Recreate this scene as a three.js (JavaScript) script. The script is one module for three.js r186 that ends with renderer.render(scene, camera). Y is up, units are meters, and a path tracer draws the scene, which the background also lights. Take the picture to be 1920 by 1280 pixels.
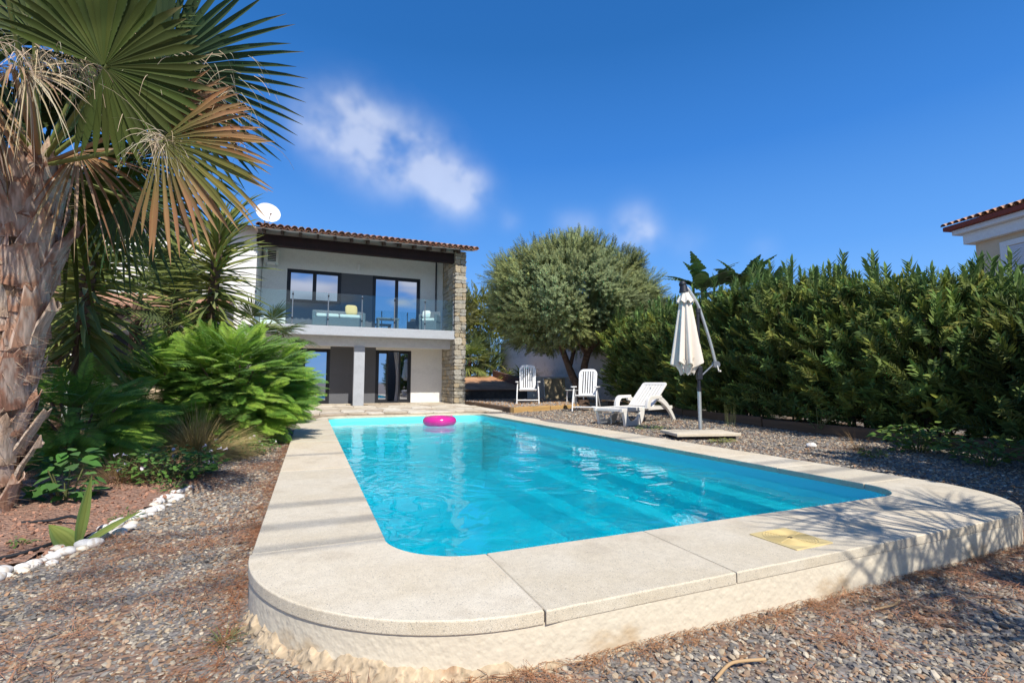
import * as THREE from 'three';
import { mergeGeometries, mergeVertices, toCreasedNormals } from 'three/addons/utils/BufferGeometryUtils.js';
import { RoundedBoxGeometry } from 'three/addons/geometries/RoundedBoxGeometry.js';

// ------------------------------------------------------------------ camera
const scene = new THREE.Scene();
const V = (x, y, z) => new THREE.Vector3(x, y, z);
const camera = new THREE.PerspectiveCamera(70.54, 1024 / 682, 0.05, 2000);
camera.position.set(0, 0.82, 0);
{
  const yaw = THREE.MathUtils.degToRad(22.6), pitch = Math.atan(77 / 905);
  camera.lookAt(Math.sin(yaw) * Math.cos(pitch) * 10, 0.82 + Math.sin(pitch) * 10, -Math.cos(yaw) * Math.cos(pitch) * 10);
}

// ------------------------------------------------------------------ noise
function rng(seed) { let a = seed | 0; return () => { a = (a + 0x6d2b79f5) | 0; let t = Math.imul(a ^ (a >>> 15), 1 | a); t = (t + Math.imul(t ^ (t >>> 7), 61 | t)) ^ t; return ((t ^ (t >>> 14)) >>> 0) / 4294967296; }; }
const hash = (x, y, z = 0) => { let h = Math.imul(x, 374761393) + Math.imul(y, 668265263) + Math.imul(z, 2147483647 ^ 912871); h = Math.imul(h ^ (h >>> 13), 1274126177); return ((h ^ (h >>> 16)) >>> 0) / 4294967296; };
const sm = (t) => t * t * (3 - 2 * t), mix = (a, b, t) => a + (b - a) * t, clamp = (x, a = 0, b = 1) => Math.min(b, Math.max(a, x));
const sstep = (a, b, x) => sm(clamp((x - a) / (b - a)));
function vnoise(x, y, period = 0) {   // value noise, tileable when period > 0
  const ix = Math.floor(x), iy = Math.floor(y), fx = sm(x - ix), fy = sm(y - iy);
  const w = (i) => (period ? ((i % period) + period) % period : i);
  return mix(mix(hash(w(ix), w(iy)), hash(w(ix + 1), w(iy)), fx), mix(hash(w(ix), w(iy + 1)), hash(w(ix + 1), w(iy + 1)), fx), fy);
}
function vnoise3(x, y, z) {
  const ix = Math.floor(x), iy = Math.floor(y), iz = Math.floor(z), fx = sm(x - ix), fy = sm(y - iy), fz = sm(z - iz);
  const L = (k) => mix(mix(hash(ix, iy, k), hash(ix + 1, iy, k), fx), mix(hash(ix, iy + 1, k), hash(ix + 1, iy + 1, k), fx), fy);
  return mix(L(iz), L(iz + 1), fz);
}
const fbm = (x, y, o = 5, period = 0) => { let s = 0, a = 0.5, n = 0; for (let i = 0; i < o; i++) { s += a * vnoise(x, y, period); n += a; x *= 2; y *= 2; period *= 2; a *= 0.5; } return s / n; };
const fbm3 = (x, y, z, o = 5) => { let s = 0, a = 0.5, n = 0; for (let i = 0; i < o; i++) { s += a * vnoise3(x, y, z); n += a; x *= 2.03; y *= 2.03; z *= 2.03; a *= 0.5; } return s / n; };

// ------------------------------------------------------------------ sky (computed air and clouds)
{
  const W = 2048, H = 1024, data = new Float32Array(W * H * 4);
  const stops = [[-90, 0.16, 0.15, 0.13], [-2, 0.30, 0.38, 0.46], [0, 0.32, 0.57, 0.93], [6, 0.21, 0.465, 0.90], [14, 0.112, 0.33, 0.79], [25, 0.045, 0.205, 0.61], [36, 0.024, 0.140, 0.435], [55, 0.016, 0.10, 0.34], [90, 0.013, 0.08, 0.28]];
  // azimuth from -z towards +x, elevation, radius (radians), strength
  const blobs = [[-0.01, 0.470, 0.040, 0.50], [0.035, 0.482, 0.050, 0.75], [0.056, 0.512, 0.024, 0.5], [0.093, 0.458, 0.055, 1.0], [0.145, 0.432, 0.050, 0.95], [0.19, 0.458, 0.045, 0.55], [0.228, 0.425, 0.045, 0.62], [0.268, 0.388, 0.048, 0.85], [0.305, 0.388, 0.036, 0.6], [0.389, 0.332, 0.020, 0.28], [0.648, 0.306, 0.036, 0.75], [0.665, 0.288, 0.03, 0.5], [0.545, 0.318, 0.024, 0.34], [0.505, 0.325, 0.022, 0.25], [0.75, 0.27, 0.03, 0.2], [0.882, 0.242, 0.022, 0.16]];
  for (let r = 0; r < H; r++) {
    const el = ((r + 0.5) / H - 0.5) * Math.PI, deg = el * 180 / Math.PI;
    let k = 0; while (k < stops.length - 2 && deg > stops[k + 1][0]) k++;
    const t = clamp((deg - stops[k][0]) / (stops[k + 1][0] - stops[k][0])), y = Math.sin(el), ce = Math.cos(el);
    for (let c = 0; c < W; c++) {
      const ph = ((c + 0.5) / W - 0.5) * 2 * Math.PI, x = Math.cos(ph) * ce, z = Math.sin(ph) * ce;
      let R = mix(stops[k][1], stops[k + 1][1], t), G = mix(stops[k][2], stops[k + 1][2], t), B = mix(stops[k][3], stops[k + 1][3], t);
      if (deg > 0) {
        const az = Math.atan2(x, -z);
        let d = 0;
        for (const [a, e, rad, s] of blobs) {
          const dx = (az - a) * Math.cos(e), dy = el - e, q = (dx * dx + dy * dy) / (rad * rad);
          if (q < 6) d += s * Math.exp(-q * 0.8);
        }
        let alpha = 0, lit = 1;
        if (d > 0.01) {
          const n = 0.80 * fbm3(x * 16 + 3, y * 20, z * 16, 5) + 0.20 * fbm3(x * 62, y * 40 + 5, z * 62, 4);
          alpha = clamp(Math.pow(clamp(d * 0.85), 1.15) * sstep(0.05, 0.80, n) * 0.80, 0, 0.50);
          lit = 0.80 + 0.22 * n;
        }
        // broken cumulus over the rest of the sky, behind the viewer (the upper windows mirror it)
        const rear = sstep(-0.1, 0.45, z) * sstep(1, 5, deg) * (1 - sstep(26, 48, deg));
        if (rear > 0.01) {
          const kx = x / (y + 0.12), kz = z / (y + 0.12);
          const n = fbm(kx * 1.7 + 7.3, kz * 1.7 + 2.1, 5), a2 = sstep(0.44, 0.60, n) * rear * 0.92;
          if (a2 > alpha) { alpha = a2; lit = 0.50 + 0.5 * fbm(kx * 3.4 + 1, kz * 3.4, 3); }
        }
        R = mix(R, 0.86 * lit, alpha); G = mix(G, 0.89 * lit, alpha); B = mix(B, 0.97 * lit, alpha);
      }
      const o = (r * W + c) * 4; data[o] = R; data[o + 1] = G; data[o + 2] = B; data[o + 3] = 1;
    }
  }
  const sky = new THREE.DataTexture(data, W, H, THREE.RGBAFormat, THREE.FloatType);
  sky.mapping = THREE.EquirectangularReflectionMapping; sky.magFilter = THREE.LinearFilter; sky.minFilter = THREE.LinearFilter; sky.needsUpdate = true;
  scene.background = sky; scene.environment = sky;
}

// ------------------------------------------------------------------ sun
const sunEl = THREE.MathUtils.degToRad(48.6), sunAz = THREE.MathUtils.degToRad(3.2);   // azimuth from +z towards +x
const sunDir = V(Math.sin(sunAz) * Math.cos(sunEl), Math.sin(sunEl), Math.cos(sunAz) * Math.cos(sunEl));
const sun = new THREE.DirectionalLight(new THREE.Color(1, 0.945, 0.85), 4.6);
sun.position.copy(sunDir).multiplyScalar(60).add(V(3, 0, -8)); sun.target.position.set(3, 0, -8);
sun.castShadow = true; sun.shadow.mapSize.set(4096, 4096); sun.shadow.radius = 1;
Object.assign(sun.shadow.camera, { left: -30, right: 30, top: 30, bottom: -30, near: 1, far: 140 });
scene.add(sun, sun.target);

const renderer = new THREE.WebGLRenderer({ antialias: true });
renderer.toneMapping = THREE.LinearToneMapping;
renderer.toneMappingExposure = 1.2;
renderer.shadowMap.enabled = true;

// ------------------------------------------------------------------ helpers
const taken = {};
const numbered = (n) => { taken[n] = (taken[n] ?? -1) + 1; return taken[n] ? `${n}_${String(taken[n]).padStart(3, '0')}` : n; };
function tag(o, label, category, group) { o.userData.label = label; o.userData.category = category; if (group) o.userData.group = group; return o; }
function thing(name, label, category, pos = [0, 0, 0], turn = 0, group) {
  const o = new THREE.Group(); o.name = numbered(name); o.position.set(...pos); o.rotation.y = turn; scene.add(o);
  return tag(o, label, category, group);
}
function obj(name, geo, mat, parent = scene) {
  const m = new THREE.Mesh(geo, mat); m.name = parent === scene ? numbered(name) : name; m.castShadow = m.receiveShadow = true; parent.add(m); return m;
}
function struct(name, geo, mat) { const m = obj(name, geo, mat); m.userData.kind = 'structure'; return m; }
function copies(name, geo, mat, list, parent = scene, colors) {   // list of Matrix4; real geometry too small to pick apart
  const m = new THREE.InstancedMesh(geo, mat, list.length); m.name = parent === scene ? numbered(name) : name; m.castShadow = m.receiveShadow = true;
  list.forEach((q, i) => m.setMatrixAt(i, q)); if (colors) colors.forEach((c, i) => m.setColorAt(i, c));
  m.userData.kind = 'stuff'; parent.add(m); return m;
}
const Q = new THREE.Quaternion(), UPV = V(0, 1, 0);
const place = (p, q, s) => new THREE.Matrix4().compose(p, q, s instanceof THREE.Vector3 ? s : V(s, s, s));
const eul = (x, y, z, o = 'XYZ') => new THREE.Quaternion().setFromEuler(new THREE.Euler(x, y, z, o));
function frameQ(dir, hint = UPV, roll = 0) {   // local +y along dir, +z facing hint as far as it can
  const y = dir.clone().normalize(); let z = hint.clone().addScaledVector(y, -hint.dot(y)); if (z.lengthSq() < 1e-5) z = Math.abs(y.x) < 0.9 ? V(1, 0, 0).addScaledVector(y, -y.x) : V(0, 0, 1).addScaledVector(y, -y.z);
  z.normalize(); const x = y.clone().cross(z); const q = new THREE.Quaternion().setFromRotationMatrix(new THREE.Matrix4().makeBasis(x, y, z));
  return roll ? q.multiply(new THREE.Quaternion().setFromAxisAngle(UPV, roll)) : q;
}
function uvm(g, s = 1) {   // uv in metres from the face's main axis
  if (g.index) g = g.toNonIndexed();
  const p = g.attributes.position, n = p.count, uv = new Float32Array(n * 2), a = V(), b = V(), c = V();
  for (let i = 0; i < n; i += 3) {
    a.fromBufferAttribute(p, i); b.fromBufferAttribute(p, i + 1).sub(a); c.fromBufferAttribute(p, i + 2).sub(a); b.cross(c);
    const ax = Math.abs(b.x), ay = Math.abs(b.y), az = Math.abs(b.z);
    for (let k = 0; k < 3; k++) {
      const x = p.getX(i + k), y = p.getY(i + k), z = p.getZ(i + k);
      const [u, v] = ay >= ax && ay >= az ? [x, z] : ax >= az ? [z, y] : [x, y];
      uv[(i + k) * 2] = u * s; uv[(i + k) * 2 + 1] = v * s;
    }
  }
  g.setAttribute('uv', new THREE.BufferAttribute(uv, 2)); return g;
}
const tr = (g, x = 0, y = 0, z = 0, rx = 0, ry = 0, rz = 0) => { if (rx) g.rotateX(rx); if (ry) g.rotateY(ry); if (rz) g.rotateZ(rz); return g.translate(x, y, z); };
function box(x0, x1, y0, y1, z0, z1, r = 0.006) {
  const w = x1 - x0, h = y1 - y0, d = z1 - z0;
  const g = r > 0 ? new RoundedBoxGeometry(w, h, d, 2, Math.min(r, w * 0.49, h * 0.49, d * 0.49)) : new THREE.BoxGeometry(w, h, d);
  return uvm(g.translate((x0 + x1) / 2, (y0 + y1) / 2, (z0 + z1) / 2));
}
const rb = (w, h, d, r = 0.008) => uvm(new RoundedBoxGeometry(w, h, d, 2, Math.min(r, w * 0.49, h * 0.49, d * 0.49)));
function tube(pts, r, seg = 24, rad = 8, closed = false) {
  const c = new THREE.CatmullRomCurve3(pts.map((p) => (p.isVector3 ? p : V(...p))), closed, 'catmullrom', 0.4);
  return new THREE.TubeGeometry(c, seg, r, rad, closed);
}
function rod(a, b, r0, r1 = r0, n = 10) {
  const d = b.clone().sub(a), g = new THREE.CylinderGeometry(r1, r0, d.length(), n);
  g.applyQuaternion(new THREE.Quaternion().setFromUnitVectors(UPV, d.clone().normalize())); return g.translate((a.x + b.x) / 2, (a.y + b.y) / 2, (a.z + b.z) / 2);
}
function merge(list) {
  const n = list.map((g) => { g = g.index ? g.toNonIndexed() : g; const h = new THREE.BufferGeometry(); for (const k of ['position', 'normal', 'uv']) if (g.attributes[k]) h.setAttribute(k, g.attributes[k]); if (!h.attributes.uv) h.setAttribute('uv', new THREE.BufferAttribute(new Float32Array(h.attributes.position.count * 2), 2)); return h; });
  return mergeGeometries(n);
}
class Blades {   // collects leaf-like folded strips with vertex colours
  constructor() { this.p = []; this.c = []; this.u = []; this.i = []; }
  // points: centre line; widths: half widths; sides: sideways vectors; fold: how far the middle sinks relative to the half width; colour per point
  strip(pts, wid, side, nor, fold, col) {
    const b = this.p.length / 3;
    for (let k = 0; k < pts.length; k++) {
      const p = pts[k], w = wid[k], s = side[k] ?? side, n = nor[k] ?? nor, c = Array.isArray(col[0]) ? col[k] : col;
      this.p.push(p.x - s.x * w, p.y - s.y * w, p.z - s.z * w, p.x - n.x * w * fold, p.y - n.y * w * fold, p.z - n.z * w * fold, p.x + s.x * w, p.y + s.y * w, p.z + s.z * w);
      const t = k / (pts.length - 1); this.u.push(0, t, 0.5, t, 1, t);
      this.c.push(...c, ...c, ...c);
      if (k) { const a = b + (k - 1) * 3, d = b + k * 3; this.i.push(a, a + 1, d, a + 1, d + 1, d, a + 1, a + 2, d + 1, a + 2, d + 2, d + 1); }
    }
  }
  blade(o, dir, nor, len, w, { droop = 0, fold = 0.25, seg = 4, shape = (t) => Math.sin(Math.PI * Math.pow(t * 0.97 + 0.03, 0.7)), col = [1, 1, 1], twist = 0, curl = 0 } = {}) {
    const pts = [], wid = [], ss = [], ns = [], d = dir.clone().normalize(); let n = nor.clone().addScaledVector(d, -nor.dot(d)).normalize(); const p = o.clone();
    for (let k = 0; k <= seg; k++) {
      const s = d.clone().cross(n).normalize(); pts.push(p.clone()); wid.push(w * shape(k / seg)); ss.push(s); ns.push(n.clone());
      d.y -= droop / seg; if (curl) d.addScaledVector(n, curl / seg); d.normalize(); if (twist) n.applyAxisAngle(d, twist / seg);
      n.addScaledVector(d, -n.dot(d)).normalize(); p.addScaledVector(d, len / seg);
    }
    this.strip(pts, wid, ss, ns, fold, col); return p;
  }
  geo() {
    const g = new THREE.BufferGeometry();
    g.setAttribute('position', new THREE.Float32BufferAttribute(this.p, 3)); g.setAttribute('color', new THREE.Float32BufferAttribute(this.c, 3)); g.setAttribute('uv', new THREE.Float32BufferAttribute(this.u, 2));
    g.setIndex(this.i); g.computeVertexNormals(); return g;
  }
}

// ------------------------------------------------------------------ textures
function tex(size, fn, { srgb = true, rep = 1, repY } = {}) {   // fn(u, v, x, y) -> [r, g, b] linear 0..1
  const d = new Uint8Array(size * size * 4), enc = (c) => (srgb ? (c <= 0.0031308 ? c * 12.92 : 1.055 * Math.pow(c, 1 / 2.4) - 0.055) : c);
  for (let y = 0; y < size; y++) for (let x = 0; x < size; x++) {
    const c = fn(x / size, y / size, x, y), o = (y * size + x) * 4;
    for (let k = 0; k < 3; k++) d[o + k] = clamp(enc(c[k] ?? c[0])) * 255; d[o + 3] = 255;
  }
  const t = new THREE.DataTexture(d, size, size); t.wrapS = t.wrapT = THREE.RepeatWrapping; t.magFilter = THREE.LinearFilter; t.minFilter = THREE.LinearMipmapLinearFilter; t.generateMipmaps = true;
  if (srgb) t.colorSpace = THREE.SRGBColorSpace; t.repeat.set(rep, repY ?? rep); t.needsUpdate = true; return t;
}
const C = (r, g, b) => new THREE.Color().setRGB(r, g, b);
const std = (o) => new THREE.MeshStandardMaterial(o), phy = (o) => new THREE.MeshPhysicalMaterial(o);
const tint = (c, k) => [c[0] * k, c[1] * k, c[2] * k], mix3 = (a, b, t) => [mix(a[0], b[0], t), mix(a[1], b[1], t), mix(a[2], b[2], t)];

const M = {};
{
  // light speckled concrete of the pool edge, 1 m tile
  const T = tex(1024, (u, v, x, y) => {
    const big = fbm(u * 5, v * 5, 4, 5), mid = fbm(u * 40, v * 40, 3, 40), s = hash(x, y, 7), s2 = hash(x >> 1, y >> 1, 9), s3 = hash(x >> 2, y >> 2, 21);
    let c = mix3([0.645, 0.56, 0.42], [0.72, 0.65, 0.525], clamp(big * 1.5 - 0.25)); c = tint(c, 0.92 + 0.16 * mid); c = mix3(c, [0.50, 0.42, 0.31], sstep(0.60, 0.74, fbm(u * 3 + 5, v * 3 + 9, 5, 3)) * 0.45);
    if (s2 > 0.90) c = mix3(c, [0.27, 0.25, 0.22], 0.5); else if (s2 < 0.10) c = mix3(c, [0.86, 0.80, 0.68], 0.65);
    if (s3 > 0.985) c = mix3(c, [0.20, 0.19, 0.18], 0.6); return tint(c, 0.95 + 0.1 * s);
  });
  const Bm = tex(512, (u, v, x, y) => [0.6 * hash(x, y, 3) + 0.4 * hash(x >> 1, y >> 1, 5)], { srgb: false, rep: 2 });
  M.coping = std({ map: T, color: C(0.99, 0.985, 0.975), bumpMap: Bm, bumpScale: 0.0012, roughness: 0.9 });
  M.copingB = M.coping.clone(); M.copingB.color = C(0.93, 0.925, 0.91); M.copingB.map = T.clone(); M.copingB.map.offset.set(0.37, 0.61); M.copingC = M.coping.clone(); M.copingC.color = C(1.0, 0.97, 0.93); M.copingC.map = T.clone(); M.copingC.map.rotation = 1.1;
  // stucco with stains, 1 m tile
  const stucco = (base, stain, amt, name) => {
    const t = tex(512, (u, v, x, y) => { const n = fbm(u * 4, v * 4, 5, 4), f = fbm(u * 60, v * 60, 2, 60), k = sstep(0.52, 0.72, n) * amt; return tint(mix3(base, stain, k), 0.92 + 0.16 * f); });
    return std({ map: t, bumpMap: tex(512, (u, v) => [fbm(u * 50, v * 50, 3, 50)], { srgb: false }), bumpScale: 0.003, roughness: 0.92 });
  };
  M.plinth = stucco([0.70, 0.62, 0.48], [0.46, 0.32, 0.17], 0.75);
  M.plinth.map.repeat.set(0.8, 1.6);
  M.crumble = std({ map: tex(512, (u, v) => { const n = fbm(u * 6, v * 6, 5, 6), f = fbm(u * 40, v * 40, 3, 40); return tint(mix3([0.50, 0.39, 0.26], [0.34, 0.22, 0.13], sstep(0.42, 0.62, n)), 0.55 + 0.9 * f); }), bumpMap: tex(256, (u, v) => [fbm(u * 20, v * 20, 4, 20)], { srgb: false }), bumpScale: 0.02, roughness: 1 });
  M.white = stucco([0.78, 0.77, 0.74], [0.66, 0.65, 0.62], 0.35);
  M.grey = stucco([0.42, 0.445, 0.48], [0.36, 0.38, 0.41], 0.5);
  M.beamGrey = stucco([0.64, 0.635, 0.63], [0.5, 0.5, 0.5], 0.4);
  M.charcoal = stucco([0.115, 0.12, 0.135], [0.13, 0.135, 0.15], 0.4);
  M.cream = stucco([0.66, 0.51, 0.34], [0.58, 0.44, 0.29], 0.4);
  M.boundary = stucco([0.80, 0.74, 0.69], [0.58, 0.53, 0.49], 0.6);
  M.pool = std({ color: C(0.17, 0.85, 0.92), roughness: 0.45 });
  M.poolStep = std({ color: C(0.72, 0.86, 0.88), roughness: 0.5 });
  M.frame = std({ color: C(0.016, 0.018, 0.024), roughness: 0.45, metalness: 0.2 });
  M.mirror = phy({ color: C(0.50, 0.53, 0.60), metalness: 1, roughness: 0.02 });
  M.rail = phy({ color: C(0.86, 0.955, 0.965), transmission: 1, roughness: 0.01, ior: 1.5, thickness: 0, side: THREE.DoubleSide });
  M.steel = std({ color: C(0.30, 0.33, 0.37), metalness: 0.7, roughness: 0.4 });
  M.silver = std({ color: C(0.52, 0.55, 0.56), metalness: 0.55, roughness: 0.42 });
  M.darkMetal = std({ color: C(0.025, 0.028, 0.04), metalness: 0.3, roughness: 0.5 });
  M.wood = (a, b, s = 1) => std({ map: tex(512, (u, v) => { const g = fbm(u * 60, v * 3, 4, 60), n = fbm(u * 8, v * 2, 4, 8); return tint(mix3(a, b, clamp(g * 1.4 - 0.2)), 0.75 + 0.5 * n); }, { rep: s }), bumpMap: tex(256, (u, v) => [fbm(u * 40, v * 2, 3, 40)], { srgb: false, rep: s }), bumpScale: 0.002, roughness: 0.85 });
  M.darkWood = M.wood([0.010, 0.004, 0.004], [0.022, 0.008, 0.007]);
  M.rafter = M.wood([0.055, 0.038, 0.026], [0.10, 0.07, 0.048]);
  M.sleeper = M.wood([0.55, 0.35, 0.13], [0.36, 0.21, 0.08]);
  M.sleeperDark = M.wood([0.17, 0.10, 0.055], [0.10, 0.06, 0.035]);
  M.resin = phy({ color: C(0.80, 0.80, 0.79), roughness: 0.38, clearcoat: 0.15, clearcoatRoughness: 0.4 });
  M.resinWarm = phy({ color: C(0.78, 0.755, 0.70), roughness: 0.4, clearcoat: 0.12, clearcoatRoughness: 0.4 });
  M.tile = [[0.42, 0.20, 0.12], [0.50, 0.27, 0.17], [0.33, 0.17, 0.12], [0.46, 0.30, 0.22]].map((c) => std({ map: tex(128, (u, v) => tint(mix3(c, [0.10, 0.09, 0.075], sstep(0.5, 0.75, fbm(u * 6, v * 6, 4, 6))), 0.8 + 0.4 * fbm(u * 30, v * 30, 2, 30)), { rep: 2 }), roughness: 0.9 }));
  M.cloth = std({ map: tex(256, (u, v, x, y) => tint([0.80, 0.73, 0.64], 0.94 + 0.08 * ((x + y) % 4 < 2 ? 1 : 0) * hash(x, y) + 0.05 * fbm(u * 6, v * 6, 3, 6)), { rep: 6 }), roughness: 0.95 });
  M.leaf = (o = {}) => phy({ vertexColors: true, color: C(1, 1, 1), roughness: 0.86, transmission: 0.32, thickness: 0, side: THREE.DoubleSide, clearcoat: 0.05, clearcoatRoughness: 0.4, specularIntensity: 0.55, ...o });
  M.foliage = M.leaf();
  M.foliageMatte = M.leaf({ clearcoat: 0.08 });
  M.dry = phy({ vertexColors: true, color: C(1, 1, 1), roughness: 0.92, transmission: 0.18, thickness: 0, side: THREE.DoubleSide });
  M.bark = std({ map: tex(512, (u, v) => { const g = fbm(u * 24, v * 6, 5, 24); return tint(mix3([0.085, 0.05, 0.034], [0.22, 0.145, 0.10], clamp(g * 1.6 - 0.3)), 1); }), bumpMap: tex(256, (u, v) => [fbm(u * 20, v * 5, 4, 20)], { srgb: false }), bumpScale: 0.02, roughness: 0.95 });
  M.soil = std({ map: tex(1024, (u, v, x, y) => { const n = fbm(u * 10, v * 10, 5, 10), f = hash(x >> 2, y >> 2, 4), g = fbm(u * 90, v * 90, 3, 90); return tint(mix3([0.27, 0.145, 0.10], [0.40, 0.25, 0.18], clamp(g * 1.5 - 0.25)), (0.75 + 0.5 * n) * (0.85 + 0.3 * f)); }), bumpMap: tex(512, (u, v) => [fbm(u * 60, v * 60, 3, 60)], { srgb: false }), bumpScale: 0.03, roughness: 1 });
}

// ------------------------------------------------------------------ ground
const POOL = { x0: 0.39, x1: 4.2, z0: -2.27, z1: -12.45 };   // inner edge of the coping, whose top is y = 0
function gy(x, z) {   // height of the ground
  let y = mix(-0.2, -0.015, sstep(-2.2, -9.0, z));
  y = mix(y, mix(-0.175, mix(-0.035, 0.02, sstep(-4, -10, z)), sstep(-1.4, -3.4, z)), sstep(4.4, 5.0, x));
  y = mix(y, y + 0.05, sstep(5.6, 7.6, x) * sstep(-2, -4, z));
  y = mix(y, 0.0, sstep(-12.4, -13.2, z));
  const far = Math.max(0, Math.hypot(x - 2, z + 8) - 26); if (far > 0) y -= Math.min(far * 0.02, 1.2);
  return y + (fbm(x * 1.3 + 40, z * 1.3 + 40, 3) - 0.5) * 0.03 * (1 - sstep(-12.4, -13.4, z));
}
{
  const axis = (near0, near1, step, cuts) => {
    const a = []; for (let v = near0; v <= near1 + 1e-6; v += step) a.push(v);
    let s = step; for (let v = near1; v < 700;) { s *= 1.35; v += s; a.push(v); } s = step; for (let v = near0; v > -700;) { s *= 1.35; v -= s; a.unshift(v); }
    for (const c of cuts) { let b = 0; a.forEach((v, i) => { if (Math.abs(v - c) < Math.abs(a[b] - c)) b = i; }); a[b] = c; } return a;
  };
  const cx = [0.05, 4.5], cz = [-12.8, -1.95];
  const xs = axis(-7, 11, 0.12, cx), zs = axis(-22, 1.4, 0.12, cz), p = [], uv = [], idx = [];
  for (const z of zs) for (const x of xs) { p.push(x, gy(x, z), z); uv.push(x / 2, z / 2); }
  for (let j = 0; j < zs.length - 1; j++) for (let i = 0; i < xs.length - 1; i++) {
    const mx = (xs[i] + xs[i + 1]) / 2, mz = (zs[j] + zs[j + 1]) / 2;
    if (mx > cx[0] && mx < cx[1] && mz > cz[0] && mz < cz[1]) continue;   // the pool's pit
    const a = j * xs.length + i, b = a + 1, c = a + xs.length, d = c + 1; idx.push(a, c, b, b, c, d);
  }
  const g = new THREE.BufferGeometry(); g.setAttribute('position', new THREE.Float32BufferAttribute(p, 3)); g.setAttribute('uv', new THREE.Float32BufferAttribute(uv, 2)); g.setIndex(idx); g.computeVertexNormals();
  const T = tex(1024, (u, v, x, y) => {
    const cell = (k, s) => { const gx = Math.floor(u * k), gz = Math.floor(v * k); return hash(gx, gz, s); };
    const n = fbm(u * 8, v * 8, 5, 8), a = cell(256, 1), b = cell(170, 2), f = vnoise(u * 150, v * 150, 150);
    let c = mix3([0.13, 0.12, 0.115], [0.30, 0.275, 0.25], clamp(a * 0.8 + f * 0.5 - 0.15)); c = mix3(c, [0.26, 0.145, 0.085], sstep(0.5, 0.68, n) * 0.65 + (b > 0.85 ? 0.3 : 0)); return c;
  });
  struct('ground', g, std({ map: T, bumpMap: tex(512, (u, v) => [fbm(u * 100, v * 100, 2, 100)], { srgb: false }), bumpScale: 0.02, roughness: 1 }));
}

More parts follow.
